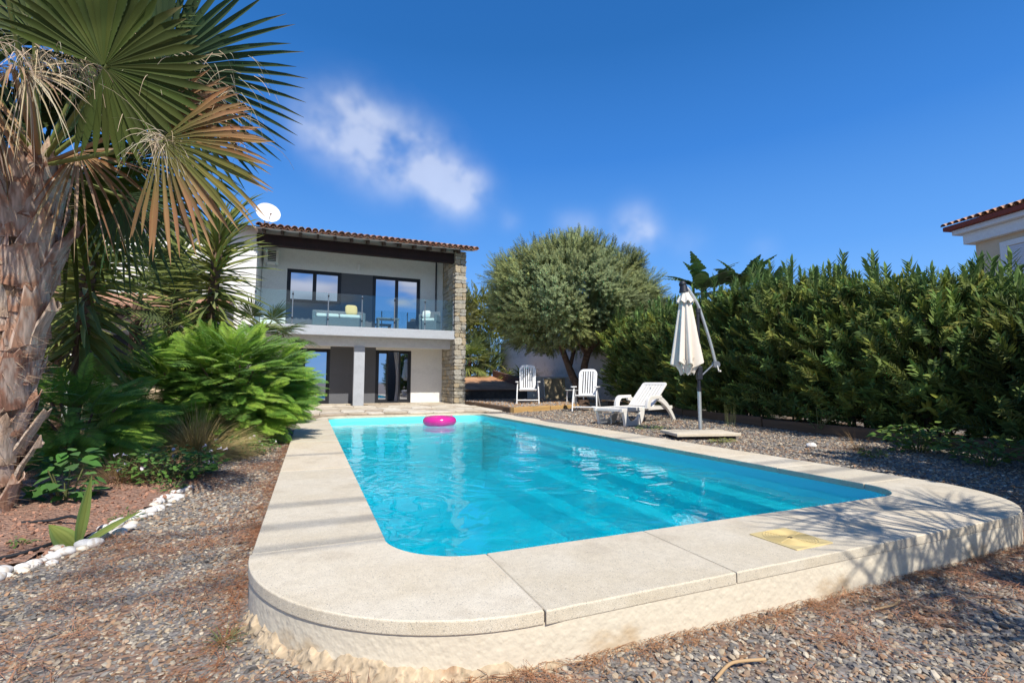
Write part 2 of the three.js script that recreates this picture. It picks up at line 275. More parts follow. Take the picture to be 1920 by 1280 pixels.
// ------------------------------------------------------------------ swimming pool
const pool = thing('swimming_pool', 'long blue swimming pool with raised cream concrete edge', 'pool');
{
  const { x0, x1, z0, z1 } = POOL, OX0 = -0.235, OX1 = 4.83, OZ0 = -1.63, OZ1 = -13.08;
  const arc = (cx, cz, r, a0, a1, n = 16) => Array.from({ length: n + 1 }, (_, i) => { const a = mix(a0, a1, i / n); return [cx + Math.cos(a) * r, cz + Math.sin(a) * r]; });
  const P2 = Math.PI / 2, G = 0.003;   // half a joint
  const slabs = [];
  const rect = (xa, xb, za, zb) => [[xa, za], [xb, za], [xb, zb], [xa, zb]];
  // corners: quarter rings
  const ri = 0.42, ro = 1.05, cxl = x0 + ri, czf = z0 - ri;
  slabs.push([...arc(cxl - G, czf + G, ro, Math.PI, P2, 26), ...arc(cxl - G, czf + G, ri, P2, Math.PI, 14)]);
  const ri2 = 0.34, ro2 = 0.86, xj = x1 - ri2, zj = z0 - ri2;
  slabs.push([[xj + G, OZ0], ...arc(OX1 - ro2, OZ0 - ro2, ro2, P2, 0, 22), [OX1, zj + G], ...arc(xj, zj, ri2, 0, P2, 12).map(([x, z]) => [x + G, z + G])]);
  const czb = z1 + ri, cxr = x1 - ri;
  slabs.push([...arc(cxl - G, czb - G, ro - 0.42, -P2, -Math.PI, 14), ...arc(cxl - G, czb - G, ri, -Math.PI, -P2, 10)]);
  slabs.push([...arc(cxr + G, czb - G, ro - 0.42, 0, -P2, 14), ...arc(cxr + G, czb - G, ri, -P2, 0, 10)]);
  const xf = [cxl, 1.735, 2.76, xj];
  for (let i = 0; i < 3; i++) slabs.push(rect(xf[i] + G, xf[i + 1] - G, OZ0, z0));
  for (let i = 0, n = 4; i < n; i++) { const a = mix(czf, czb, i / n), b = mix(czf, czb, (i + 1) / n); slabs.push(rect(OX0, x0, a - G, b + G)); }
  const zr = [zj, -3.4, -4.13]; while (zr[zr.length - 1] - 0.85 > czb) zr.push(zr[zr.length - 1] - 0.85); zr[zr.length - 1] = czb;
  for (let i = 0; i < zr.length - 1; i++) slabs.push(rect(x1, OX1, zr[i] - G, zr[i + 1] + G));
  for (let i = 0, n = 3; i < n; i++) slabs.push(rect(mix(cxl, cxr, i / n) + G, mix(cxl, cxr, (i + 1) / n) - G, z1, OZ1 + 0.42));
  slabs.forEach((pts, k) => {
    let area = 0; pts.forEach(([x, z], i) => { const [a, b] = pts[(i + 1) % pts.length]; area += x * b - a * z; });
    const s = new THREE.Shape(pts.map(([x, z]) => new THREE.Vector2(x, -z)));
    const bev = 0.007, g = new THREE.ExtrudeGeometry(s, { depth: 0.052 - 2 * bev, bevelEnabled: true, bevelSize: bev, bevelThickness: bev, bevelOffset: -bev, bevelSegments: 4, curveSegments: 1 });
    g.rotateX(-Math.PI / 2); g.translate(0, -0.052 + bev + (hash(k, 3) - 0.5) * 0.0008, 0);
    const m = obj('coping_slab', uvm(g), [M.coping, M.copingB, M.copingC][Math.floor(hash(k, 17, 2) * 3)], pool); void m; void area;
  });
  // grout in the joints, a little below the slabs
  const ring = new THREE.Shape([[OX0 + 0.02, -czf], ...arc(cxl, czf, ro - 0.02, Math.PI, P2, 26).map(([x, z]) => [x, -z]), ...arc(OX1 - ro2, OZ0 - ro2, ro2 - 0.02, P2, 0, 22).map(([x, z]) => [x, -z]), ...arc(cxr, czb, ro - 0.44, 0, -P2, 12).map(([x, z]) => [x, -z]), ...arc(cxl, czb, ro - 0.44, -P2, -Math.PI, 12).map(([x, z]) => [x, -z])].map(([x, y]) => new THREE.Vector2(x, y)));
  const inner = [...arc(cxl, czf, ri + 0.02, Math.PI, P2, 14), ...arc(xj, zj, ri2 + 0.02, P2, 0, 14), ...arc(cxr, czb, ri + 0.02, 0, -P2, 14), ...arc(cxl, czb, ri + 0.02, -P2, -Math.PI, 14)];
  ring.holes.push(new THREE.Path(inner.map(([x, z]) => new THREE.Vector2(x, -z))));
  const grout = new THREE.ExtrudeGeometry(ring, { depth: 0.03, bevelEnabled: false }); grout.rotateX(-Math.PI / 2); grout.translate(0, -0.036, 0);
  obj('joint_grout', uvm(grout), std({ color: C(0.55, 0.50, 0.43), roughness: 1 }), pool);
  // plinth wall under the coping: outer face set back, with slight unevenness
  const out = [...arc(cxl, czf, ro - 0.003, Math.PI, P2, 40), ...Array.from({ length: 40 }, (_, i) => [mix(cxl, OX1 - ro2, (i + 1) / 41), OZ0 - 0.003]), ...arc(OX1 - ro2, OZ0 - ro2, ro2 - 0.003, P2, 0, 30), ...Array.from({ length: 30 }, (_, i) => [OX1 - 0.003, mix(OZ0 - ro2, czb, (i + 1) / 31)]), ...arc(cxr, czb, ro - 0.46, 0, -P2, 10), ...arc(cxl, czb, ro - 0.46, -P2, -Math.PI, 10), ...Array.from({ length: 30 }, (_, i) => [OX0 + 0.003, mix(czb, czf, (i + 1) / 31)])];
  const p = [], uv = [], id = []; let run = 0; const rows = 8;
  for (let i = 0; i <= out.length; i++) {
    const [x, z] = out[i % out.length], [nx, nz] = out[(i + 1) % out.length], [lx, lz] = out[(i + out.length - 1) % out.length]; let tx = nx - lx, tz = nz - lz; const L = Math.hypot(tx, tz) || 1; tx /= L; tz /= L; const ox = -tz, oz = tx; // outward
    const [bx, bz] = out[(i + out.length - 1) % out.length]; run += i ? Math.hypot(x - bx, z - bz) : 0;
    for (let k = 0; k <= rows; k++) {
      const y = mix(-0.045, -0.42, k / rows), d = (fbm(run * 3, y * 9, 4) - 0.5) * 0.010 * (k ? 1 : 0) - 0.0 + (k > 1 ? -0.004 * (k / rows) : 0);
      const sgn = (x - 2.3) * ox + (z + 7.3) * oz > 0 ? 1 : -1;
      p.push(x + ox * d * sgn, y, z + oz * d * sgn); uv.push(run, y);
      if (i && k) { const a = (i - 1) * (rows + 1) + k - 1; id.push(a, a + 1, a + rows + 1, a + 1, a + rows + 2, a + rows + 1); }
    }
  }
  const g = new THREE.BufferGeometry(); g.setAttribute('position', new THREE.Float32BufferAttribute(p, 3)); g.setAttribute('uv', new THREE.Float32BufferAttribute(uv, 2)); g.setIndex(id); g.computeVertexNormals();
  const plinthMat = M.plinth; plinthMat.side = THREE.DoubleSide; obj('plinth', g, plinthMat, pool);
  // crumbling footing that bulges out below the front of the plinth
  {
    const path = [...arc(cxl, czf, ro - 0.014, Math.PI * 0.985, P2, 140), ...Array.from({ length: 160 }, (_, i) => [mix(cxl, 3.0, (i + 1) / 161), OZ0 - 0.014])];
    const p2 = [], u2 = [], i2 = []; let r2 = 0; const n = 18;
    path.forEach(([x, z], i) => {
      const a = path[Math.max(0, i - 1)], b = path[Math.min(path.length - 1, i + 1)]; let tx = b[0] - a[0], tz = b[1] - a[1]; const L = Math.hypot(tx, tz); tx /= L; tz /= L; const ox = -tz, oz = tx;
      r2 += i ? Math.hypot(x - path[i - 1][0], z - path[i - 1][1]) : 0;
      const fade = sstep(0, 0.25, r2) * (1 - sstep(1.1, 2.1, r2)), top = -0.145 - 0.075 * (1 - fade) + (fbm(r2 * 16, 3, 5) - 0.5) * 0.05 * (0.4 + fade), wide = 0.012 + (0.045 + 0.05 * fbm(r2 * 9, 8, 4)) * fade;
      const s = (x - 2.3) * ox + (z + 7.3) * oz > 0 ? 1 : -1;
      for (let k = 0; k <= n; k++) {
        const t = k / n, y = mix(top, -0.27, t), d = -0.012 + wide * (Math.pow(t, 0.8)) + (fbm(r2 * 60, y * 60, 4) - 0.5) * 0.022 * Math.min(1, t * 5) * (0.5 + fade) + 0.012 * sstep(0, 0.12, t);
        p2.push(x + ox * d * s, y, z + oz * d * s); u2.push(r2 * 1.5, y * 1.5);
        if (i && k) { const q = (i - 1) * (n + 1) + k - 1; i2.push(q, q + 1, q + n + 1, q + 1, q + n + 2, q + n + 1); }
      }
    });
    const q = new THREE.BufferGeometry(); q.setAttribute('position', new THREE.Float32BufferAttribute(p2, 3)); q.setAttribute('uv', new THREE.Float32BufferAttribute(u2, 2)); q.setIndex(i2); q.computeVertexNormals();
    M.crumble.side = THREE.DoubleSide; const m = obj('footing', q, M.crumble, pool); m.userData.label = 'crumbling tan mortar footing under the curved corner';
  }
  // basin: floor and walls
  const inline = [...arc(cxl, czf, ri, Math.PI, P2, 14), ...arc(xj, zj, ri2, P2, 0, 14), ...arc(cxr, czb, ri, 0, -P2, 14), ...arc(cxl, czb, ri, -P2, -Math.PI, 14)];
  const bp = [], bi = [];
  inline.forEach(([x, z]) => { const e = 0.006, s = [Math.sign(2.3 - x), Math.sign(-7.3 - z)]; bp.push(x - s[0] * e, -0.04, z - s[1] * e, x - s[0] * e, -1.42, z - s[1] * e); });
  for (let i = 0; i < inline.length; i++) { const a = i * 2, b = ((i + 1) % inline.length) * 2; bi.push(a, b, a + 1, b, b + 1, a + 1); }
  const bg = new THREE.BufferGeometry(); bg.setAttribute('position', new THREE.Float32BufferAttribute(bp, 3)); bg.setIndex(bi);
  const M2 = M.pool; M2.side = THREE.DoubleSide;
  obj('basin_wall', uvm(bg), M2, pool).geometry.computeVertexNormals();
  obj('basin_floor', box(x0 - 0.1, x1 + 0.1, -1.5, -1.4, z1 - 0.1, z0 + 0.1, 0), M2, pool);
  // two long benches along the far long wall and a broad entry step at the end by the house
  const lp = new THREE.Shape([[4.206, -0.08], [4.2, -0.2], [4.02, -0.735], [4.0, -0.75], [3.82, -0.755], [3.80, -0.775], [3.76, -1.05], [3.74, -1.065], [3.52, -1.07], [3.50, -1.09], [3.46, -1.42], [4.206, -1.42]].map((q) => new THREE.Vector2(...q))), lg = new THREE.ExtrudeGeometry(lp, { depth: 7.45, bevelEnabled: false }); lg.translate(0, 0, -9.85);
  const ledge = obj('wall_ledge', uvm(lg), M2, pool); ledge.userData.label = 'two narrow ledges stepping down the long pool wall';
  const stepShape = new THREE.Shape([[x0 - 0.003, 12.45], [x0 - 0.003, 10.05], [0.7, 9.82], [1.2, 9.70], [1.85, 9.65], [2.4, 9.78], [2.85, 10.05], [3.3, 10.5], [3.7, 11.05], [4.0, 11.6], [x1 + 0.003, 12.1], [x1 + 0.003, 12.45]].map(([x, y]) => new THREE.Vector2(x, y)));
  const sg = new THREE.ExtrudeGeometry(stepShape, { depth: 1.09, bevelEnabled: true, bevelSize: 0.02, bevelThickness: 0.02, bevelOffset: -0.02, bevelSegments: 3 }); sg.rotateX(-Math.PI / 2); sg.translate(0, -1.39, 0);
  obj('entry_step', uvm(sg), M.poolStep, pool);
  // skimmer cover let into the coping
  const lid = thing('skimmer_cover', 'square pale yellow skimmer cover with ringed pattern in the coping', 'drain cover', [2.36, 0.0025, -1.855], 0.02);
  const my = phy({ color: C(0.66, 0.52, 0.24), roughness: 0.5 });
  obj('frame', uvm(rb(0.275, 0.008, 0.275, 0.004)), my, lid);
  for (let k = 0; k < 9; k++) obj('ring', uvm(new THREE.TorusGeometry(0.128 - k * 0.0135, 0.0022, 5, 40).rotateX(Math.PI / 2).translate(0, 0.0045, 0)), my, lid);
  for (const a of [0.3, 1.87]) obj('spoke', uvm(rb(0.25, 0.003, 0.006, 0.001).translate(0, 0.0055, 0).rotateY(a)), my, lid);
  obj('finger_hole', uvm(new THREE.CylinderGeometry(0.012, 0.012, 0.004, 16).translate(0, 0.005, 0)), std({ color: C(0.12, 0.09, 0.05), roughness: 0.9 }), lid);
}

// ------------------------------------------------------------------ water
const WATER_Y = -0.135;
const WATER = phy({ color: C(1, 1, 1), transmission: 1, thickness: 1, attenuationColor: C(0.24, 0.915, 0.955), attenuationDistance: 1, roughness: 0, clearcoat: 0.5, clearcoatRoughness: 0, ior: 1.33, transparent: true, opacity: 0.63 });
{
  const { x0, x1, z0, z1 } = POOL, nx = 190, nz = 480, p = [], id = [];
  const ridge = (n) => 1 - Math.abs(n - 0.5) * 3.2, rot = (x, z, a) => [x * Math.cos(a) + z * Math.sin(a), z * Math.cos(a) - x * Math.sin(a)];
  const wave = (x, z) => {
    const wx = x + (fbm(x * 1.1 + 3, z * 1.1, 3) - 0.5) * 1.3, wz = z + (fbm(x * 1.1 + 9, z * 1.1 + 4, 3) - 0.5) * 1.3;
    const [a, b] = rot(wx, wz, 0.52), [c, d] = rot(wx, wz, -0.7), [e, f] = rot(wx, wz, 0.15);
    return 0.0070 * (fbm(a * 1.6 + 11, b * 2.5, 2) - 0.5) * 2 + 0.0016 * ridge(vnoise(c * 3.6, d * 5.2 + 3)) + 0.0013 * ridge(vnoise(a * 5.4 + 7, b * 7.5)) + 0.0009 * ridge(vnoise(e * 8.5, f * 11 + 5)) + 0.0010 * (vnoise(x * 15, z * 19) - 0.5);
  };
  for (let j = 0; j <= nz; j++) for (let i = 0; i <= nx; i++) {
    const x = mix(x0 - 0.004, x1 + 0.004, i / nx), z = mix(z0 + 0.004, z1 - 0.004, j / nz), calm = 0.25 + 0.75 * sstep(-11.9, -9.2, z);
    p.push(x, WATER_Y + wave(x, z) * calm, z);
    if (i && j) { const a = (j - 1) * (nx + 1) + i - 1; id.push(a, a + 1, a + nx + 1, a + 1, a + nx + 2, a + nx + 1); }
  }
  // closed round the sides and below the floor, so that the water has a depth
  const top = p.length / 3, rim = [];
  for (let i = 0; i <= nx; i++) rim.push(i);
  for (let j = 1; j <= nz; j++) rim.push(j * (nx + 1) + nx);
  for (let i = nx - 1; i >= 0; i--) rim.push(nz * (nx + 1) + i);
  for (let j = nz - 1; j >= 1; j--) rim.push(j * (nx + 1));
  const g0 = new THREE.BufferGeometry(); g0.setAttribute('position', new THREE.Float32BufferAttribute(p, 3)); g0.setIndex(id); g0.computeVertexNormals();
  const sp = [], si = [];
  rim.forEach((r) => { sp.push(p[r * 3], p[r * 3 + 1], p[r * 3 + 2], p[r * 3], -1.6, p[r * 3 + 2]); });
  for (let k = 0; k < rim.length; k++) { const a = k * 2, b = ((k + 1) % rim.length) * 2; si.push(a, a + 1, b, b, a + 1, b + 1); }
  const bot = sp.length / 3, bx = [x0 - 0.004, x1 + 0.004], bz = [z0 + 0.004, z1 - 0.004];
  sp.push(bx[0], -1.6, bz[0], bx[1], -1.6, bz[0], bx[1], -1.6, bz[1], bx[0], -1.6, bz[1]); si.push(bot, bot + 2, bot + 1, bot, bot + 3, bot + 2);
  const g1 = new THREE.BufferGeometry(); g1.setAttribute('position', new THREE.Float32BufferAttribute(sp, 3)); g1.setIndex(si); g1.computeVertexNormals();
  void top;
  const g = mergeGeometries([g0, g1]);
  const water = struct('water', g, WATER);
  water.userData.label = 'rippled clear blue water in the swimming pool';
}

// ------------------------------------------------------------------ house
const zF = -17.25, zW = -19.0;
const house = thing('house', 'two-storey white house with balcony, dark beam and tiled roof behind the pool', 'house');
function windowUnit(name, x0, x1, y0, y1, z, leaves, glassMat, parent, opt = {}) {   // frame, sashes and panes, as seen from +z
  const w = new THREE.Group(); w.name = name; parent.add(w);
  const f = 0.06, dz = 0.09, fr = [box(x0, x0 + f, y0, y1, z - dz, z + 0.02, 0.004), box(x1 - f, x1, y0, y1, z - dz, z + 0.02, 0.004), box(x0 + f, x1 - f, y1 - f, y1, z - dz, z + 0.018, 0.004), box(x0 + f, x1 - f, y0, y0 + f * 0.8, z - dz, z + 0.018, 0.004)];
  obj('frame', merge(fr), M.frame, w);
  const n = leaves, X0 = x0 + f + 0.002, X1 = x1 - f - 0.002, s = 0.065;
  for (let k = 0; k < n; k++) {
    const a = mix(X0, X1, k / n) + 0.001, b = mix(X0, X1, (k + 1) / n) - 0.001, Y0 = y0 + f * 0.8 + 0.002, Y1 = y1 - f - 0.002, zz = z - 0.01 - (opt.slide && k % 2 ? 0.035 : 0);
    if (opt.open === k) continue;
    obj('sash', merge([box(a, a + s, Y0, Y1, zz - 0.04, zz, 0.004), box(b - s, b, Y0, Y1, zz - 0.04, zz, 0.004), box(a + s, b - s, Y1 - s, Y1, zz - 0.04, zz - 0.001, 0.004), box(a + s, b - s, Y0, Y0 + s * 1.2, zz - 0.04, zz - 0.001, 0.004)]), M.frame, w);
    obj('pane', box(a + s - 0.005, b - s + 0.005, Y0 + s * 1.1, Y1 - s + 0.005, zz - 0.024, zz - 0.018, 0), glassMat, w);
  }
  return w;
}
{
  const xL = -1.72, xR = 4.86;
  // ground-floor wall: white at both ends, charcoal between the doors
  const wl = zW - 0.25;
  obj('wall', merge([box(3.62, xR, -0.1, 2.62, wl, zW, 0.004), box(2.27, 3.62, 2.06, 2.62, wl, zW, 0.004), box(-0.98, 0.64, 2.06, 2.62, wl, zW, 0.004), box(xL, -0.98, -0.1, 2.62, wl, zW, 0.004)]), M.white, house).userData.label = 'white ground-floor wall under the balcony';
  obj('wall', box(0.64, 2.27, -0.1, 2.62, wl, zW - 0.012, 0.004), M.charcoal, house).userData.label = 'charcoal painted wall between the ground-floor doors';
  windowUnit('door', -0.335, 0.64, 0.05, 2.06, zW - 0.03, 1, M.mirror, house).userData.label = 'dark framed glass garden door';
  windowUnit('window', -0.98, -0.345, 0.05, 2.06, zW - 0.03, 1, M.mirror, house);
  const sd = windowUnit('sliding_door', 2.27, 3.62, 0.05, 2.06, zW - 0.03, 3, M.mirror, house, { slide: true, open: 1 }); sd.userData.label = 'dark framed sliding door standing open with a white curtain';
  obj('handle', merge([box(-0.262, -0.24, 1.0, 1.14, zW - 0.04, zW - 0.015), box(-0.262, -0.16, 1.075, 1.095, zW - 0.012, zW + 0.006)]), M.darkMetal, house.children.find((c) => c.name === 'door'));
  // room behind the ground-floor openings
  obj('room_wall', merge([box(-1.6, 4.6, -0.1, 2.5, -22.6, -22.5, 0), box(-1.7, -1.6, -0.1, 2.5, -22.5, wl, 0), box(4.6, 4.7, -0.1, 2.5, -22.5, wl, 0), box(2.0, 2.1, -0.1, 2.5, -22.5, wl - 0.01, 0)]), std({ color: C(0.45, 0.43, 0.42), roughness: 0.9 }), house);
  obj('room_floor', box(-1.6, 4.6, -0.12, 0.045, -22.5, wl, 0), std({ color: C(0.22, 0.19, 0.17), roughness: 0.4 }), house);
  // curtain
  const cp = [], ci = []; const n = 60;
  for (let i = 0; i <= n; i++) for (let k = 0; k <= 12; k++) { const t = i / n, y = mix(2.02, 0.1, k / 12), pull = Math.sin(k / 12 * Math.PI * 0.85) * 0.12; cp.push(mix(2.98 + pull, 3.52, t), y, zW - 0.32 + Math.sin(t * 38) * 0.028); if (i && k) { const a = (i - 1) * 13 + k - 1; ci.push(a, a + 1, a + 13, a + 1, a + 14, a + 13); } }
  const cg = new THREE.BufferGeometry(); cg.setAttribute('position', new THREE.Float32BufferAttribute(cp, 3)); cg.setIndex(ci); cg.computeVertexNormals();
  obj('curtain', cg, phy({ color: C(0.8, 0.79, 0.79), roughness: 0.95, transmission: 0.35, thickness: 0, side: THREE.DoubleSide }), sd);
  // upper wall
  obj('wall', merge([box(xL, -0.91, 2.62, 6.15, wl, zW, 0.004), box(-0.91, xR, 4.94, 6.15, wl, zW, 0.004), box(3.93, xR, 2.62, 4.94, wl, zW, 0.004)]), M.white, house).userData.label = 'white upper wall at the back of the balcony';
  obj('wall', merge([box(0.945, 2.09, 2.62, 4.94, wl, zW - 0.012, 0.004), box(-0.91, 0.945, 2.62, 3.72, wl, zW - 0.012, 0.004)]), M.charcoal, house).userData.label = 'charcoal panel between the upper windows';
  windowUnit('window', -0.91, 0.945, 3.72, 4.94, zW - 0.02, 2, M.mirror, house).userData.label = 'dark framed upper window mirroring clouds';
  windowUnit('sliding_door', 2.09, 3.93, 2.76, 4.94, zW - 0.02, 2, M.mirror, house, { slide: true }).userData.label = 'dark framed balcony sliding door mirroring clouds';
  obj('room_wall', box(-1.6, 4.6, 2.7, 5.6, -20.6, -20.5, 0), std({ color: C(0.3, 0.3, 0.3), roughness: 0.9 }), house);
  // balcony slab, beam below it, column
  obj('balcony_slab', box(xL - 0.1, 4.97, 2.405, 2.725, wl + 0.05, zF, 0.012), M.grey, house);
  obj('beam', box(xL - 0.1, 4.855, 2.08, 2.404, zF - 0.72, zF - 0.50, 0.008), M.beamGrey, house).userData.label = 'pale grey concrete beam below the balcony';
  obj('soffit', box(xL, xR - 0.005, 2.36, 2.40, wl + 0.3, zF - 0.73, 0), M.white, house);
  obj('column', box(1.38, 1.74, -0.1, 2.079, zF - 0.78, zF - 0.46, 0.01), M.grey, house);
  // house wall to the side of the balcony (sunlit wing)
  obj('wing_wall', merge([box(-7.2, xL - 0.02, -0.1, 5.9, zW - 2, zF - 0.12, 0.005)]), M.white, house).userData.label = 'sunlit white wing of the house behind the yuccas';
  obj('wing_window', merge([box(-4.6, -3.2, 3.2, 4.6, zF - 0.13, zF - 0.09)]), M.frame, house);
  // downpipe
  obj('downpipe', rod(V(4.56, 2.74, zW + 0.05), V(4.56, 5.9, zW + 0.05), 0.03), M.darkMetal, house);
  // eaves: dark beam, rafters, boards
  obj('eaves_beam', box(xL - 0.05, xR - 0.012, 5.30, 5.66, zF - 0.28, zF - 0.05, 0.012), M.darkWood, house).userData.label = 'very dark brown timber beam along the eaves';
  const slope = Math.tan(0.26), roofY = (z) => 5.725 + (-16.78 - z) * slope;
  obj('infill_board', box(xL - 0.04, xR - 0.012, 5.661, 5.82, zF - 0.24, zF - 0.22, 0), M.white, house);
  for (let k = 0; k < 13; k++) {
    const x = -1.55 + k * 0.54, L = 2.6, g = rb(0.075, 0.13, L, 0.006); g.rotateX(0.26); g.translate(x, roofY(-16.83 - L / 2) - 0.118, -16.83 - L / 2);
    obj('rafter', g, M.rafter, house);
  }
  for (let k = 0; k < 9; k++) { const g = rb(7.3, 0.018, 0.26, 0.003); g.rotateX(0.26); const z = -16.93 - k * 0.255; g.translate(1.85, roofY(z) - 0.035, z); obj('soffit_board', uvm(g), M.white, house); }
  // roof deck and tiles: front row piece by piece, the rest as one field
  const roof = new THREE.Group(); roof.name = 'roof'; house.add(roof);
  const deck = rb(14.4, 0.03, 6.6, 0.004); deck.rotateX(0.26); const dz = -16.85 - 3.2; obj('deck', uvm(deck.translate(-1.75, roofY(dz) - 0.005, dz)), M.rafter, roof);
  const tileG = (up) => { const g = new THREE.CylinderGeometry(0.098, 0.082, 0.46, 14, 1, true, -Math.PI / 2, Math.PI); g.rotateX(-Math.PI / 2); if (!up) g.rotateZ(Math.PI); return uvm(g); };
  const thick = (up) => { const a = tileG(up), b = tileG(up).scale(0.86, 0.86, 1); const i = b.attributes.position, f = b.toNonIndexed(); void i; const e = new THREE.RingGeometry(0.082, 0.098, 14, 1, up ? 0 : Math.PI, Math.PI); e.translate(0, 0, 0.23); return merge([a, f, uvm(e)]); };
  const cover = thick(true), pan = thick(false); for (const m of M.tile) m.side = THREE.DoubleSide;
  const place1 = (g, x, z, lift) => { const q = g.clone(); q.rotateX(0.26); return q.translate(x, roofY(z) + lift, z); };
  const R = rng(5);
  for (let k = 0; k < 36; k++) {
    const x = -1.66 + k * 0.2055; const t = new THREE.Mesh(cover, M.tile[Math.floor(R() * 4)]); t.name = 'roof_tile'; t.rotation.x = 0.26; t.position.set(x, roofY(-16.92) + 0.045, -16.92 + (R() - 0.5) * 0.02); t.castShadow = t.receiveShadow = true; roof.add(t);
    if (k < 35) { const p = new THREE.Mesh(pan, M.tile[Math.floor(R() * 4)]); p.name = 'roof_tile'; p.rotation.x = 0.26; p.position.set(x + 0.103, roofY(-16.94) + 0.082, -16.94); p.castShadow = p.receiveShadow = true; roof.add(p); }
  }
  const rest = []; for (let r = 1; r < 12; r++) for (let k = 0; k < 36; k++) { rest.push(place(V(-1.66 + k * 0.2055, roofY(-16.92 - r * 0.4) + 0.045 + 0.006, -16.92 - r * 0.4), eul(0.26, 0, 0), 1), place(V(-1.557 + k * 0.2055, roofY(-16.94 - r * 0.4) + 0.082, -16.94 - r * 0.4), eul(0.26, 0, 0), V(1, -0.9, 1))); }
  copies('tile_field', cover, M.tile[0], rest, roof);
  // porch with a tiled roof in front of the wing
  const porch = new THREE.Group(); porch.name = 'porch'; house.add(porch);
  const pg = rb(6.2, 0.08, 2.6, 0.005); pg.rotateX(0.27); obj('deck', uvm(pg.translate(-5.4, 3.0, -16.1)), M.rafter, porch);
  const pt = []; for (let r = 0; r < 6; r++) for (let k = 0; k < 30; k++) pt.push(place(V(-8.4 + k * 0.205, 2.72 + r * 0.111 + 0.02, -14.98 - r * 0.4), eul(0.27, 0, 0), 1)); copies('tile_field', cover, M.tile[1], pt, porch);
  obj('beam', box(-8.4, -2.4, 2.42, 2.62, -15.1, -14.95), M.darkWood, porch);
  for (const x of [-8.2, -5.4, -2.55]) obj('post', box(x - 0.13, x + 0.13, -0.1, 2.42, -15.16, -14.9), M.white, porch);
  obj('wall', box(-8.4, -2.4, -0.1, 1.0, -16.6, -16.5), M.cream, porch);
  obj('opening', box(-6.8, -3.2, 1.0, 2.2, -17.33, -17.3), M.frame, porch);
}
// stone wall at the end of the balcony: every stone a piece
{
  const w = thing('stone_wall', 'tall rough stone wall closing the end of the balcony', 'stone wall');
  const x0 = 4.862, x1 = 5.30, z0 = zF + 0.04, z1 = zW - 3.0, H = 5.74, R = rng(77);
  obj('core', box(x0 + 0.035, x1 - 0.035, -0.1, H - 0.01, z1, z0 - 0.035, 0), std({ map: tex(256, (u, v) => tint([0.34, 0.28, 0.20], 0.7 + 0.6 * fbm(u * 30, v * 30, 3, 30))), roughness: 1 }), w);
  const stoneMat = [[0.53, 0.48, 0.38], [0.62, 0.57, 0.47], [0.43, 0.39, 0.31], [0.56, 0.46, 0.31], [0.50, 0.48, 0.42]].map((c) => std({ map: tex(128, (u, v) => tint(mix3(c, [0.20, 0.17, 0.13], sstep(0.5, 0.8, fbm(u * 5, v * 5, 4, 5))), 0.7 + 0.6 * fbm(u * 24, v * 24, 3, 24)), { rep: 2.3 }), bumpMap: tex(128, (u, v) => [fbm(u * 12, v * 12, 4, 12)], { srgb: false, rep: 2.3 }), bumpScale: 0.02, roughness: 1 }));
  const shapes = Array.from({ length: 6 }, (_, s) => { const g = new THREE.BoxGeometry(1, 1, 1, 3, 3, 2), p = g.attributes.position; for (let i = 0; i < p.count; i++) { const x = p.getX(i), y = p.getY(i), z = p.getZ(i), k = (a) => (fbm3(x * 3 + s * 9 + a, y * 3 + a * 5, z * 3, 2) - 0.5) * 0.36, e = 1 - 0.10 * (Math.abs(x * 2) ** 4) * (Math.abs(y * 2) ** 4); p.setXYZ(i, x * e + k(1), y * e + k(7), z + k(13) * 0.8); } const q = uvm(g); const m = mergeVertices((() => { const h = q.clone(); h.deleteAttribute('normal'); return h; })(), 1e-4); m.computeVertexNormals(); return m; });
  let y = -0.02;
  const add = (px, py, pz, sx, sy, sz, ry) => { const m = new THREE.Mesh(shapes[Math.floor(R() * 6)], stoneMat[Math.floor(R() * 5)]); m.name = 'stone'; m.position.set(px, py, pz); m.scale.set(sx, sy, sz); m.rotation.y = ry; m.rotateZ((R() - 0.5) * 0.10); m.castShadow = m.receiveShadow = true; w.add(m); };
  while (y < H - 0.06) {
    const h = Math.min(0.09 + R() * R() * 0.24, H - y);
    const cut = R() < 0.3 ? [0, 1] : [0, 0.32 + R() * 0.36, 1];
    for (let k = 0; k < cut.length - 1; k++) { const a = mix(x0, x1, cut[k]), b = mix(x0, x1, cut[k + 1]); add((a + b) / 2, y + h / 2, z0 - 0.05 + R() * 0.012, b - a - 0.014, h - 0.014, 0.11, 0); }
    for (let z = z0 - 0.12; z > -19.02;) { const L = 0.18 + R() * 0.32; add(x0 + 0.045 - R() * 0.012, y + h / 2, z - L / 2, L - 0.015, h - 0.014, 0.10, Math.PI / 2); z -= L; }
    y += h;
  }
}
// balcony railing
{
  const r = thing('balcony_railing', 'frameless glass balcony railing on slim dark posts', 'railing');
  const xs = [-1.73, -0.63, 0.47, 1.57, 2.68, 3.77, 4.835];
  xs.forEach((x, i) => {
    const p = obj('post', rod(V(x, 2.725, zF - 0.09), V(x, 3.83, zF - 0.09), 0.021), M.steel, r);
    for (const y of [2.95, 3.74]) obj('clamp', new THREE.SphereGeometry(0.03, 10, 8).translate(x, y, zF - 0.06), M.darkMetal, p);
    if (i < xs.length - 1) obj('glass_panel', box(x + 0.02, xs[i + 1] - 0.02, 2.735, 3.85, zF - 0.065, zF - 0.053, 0), M.rail, r);
  });
}
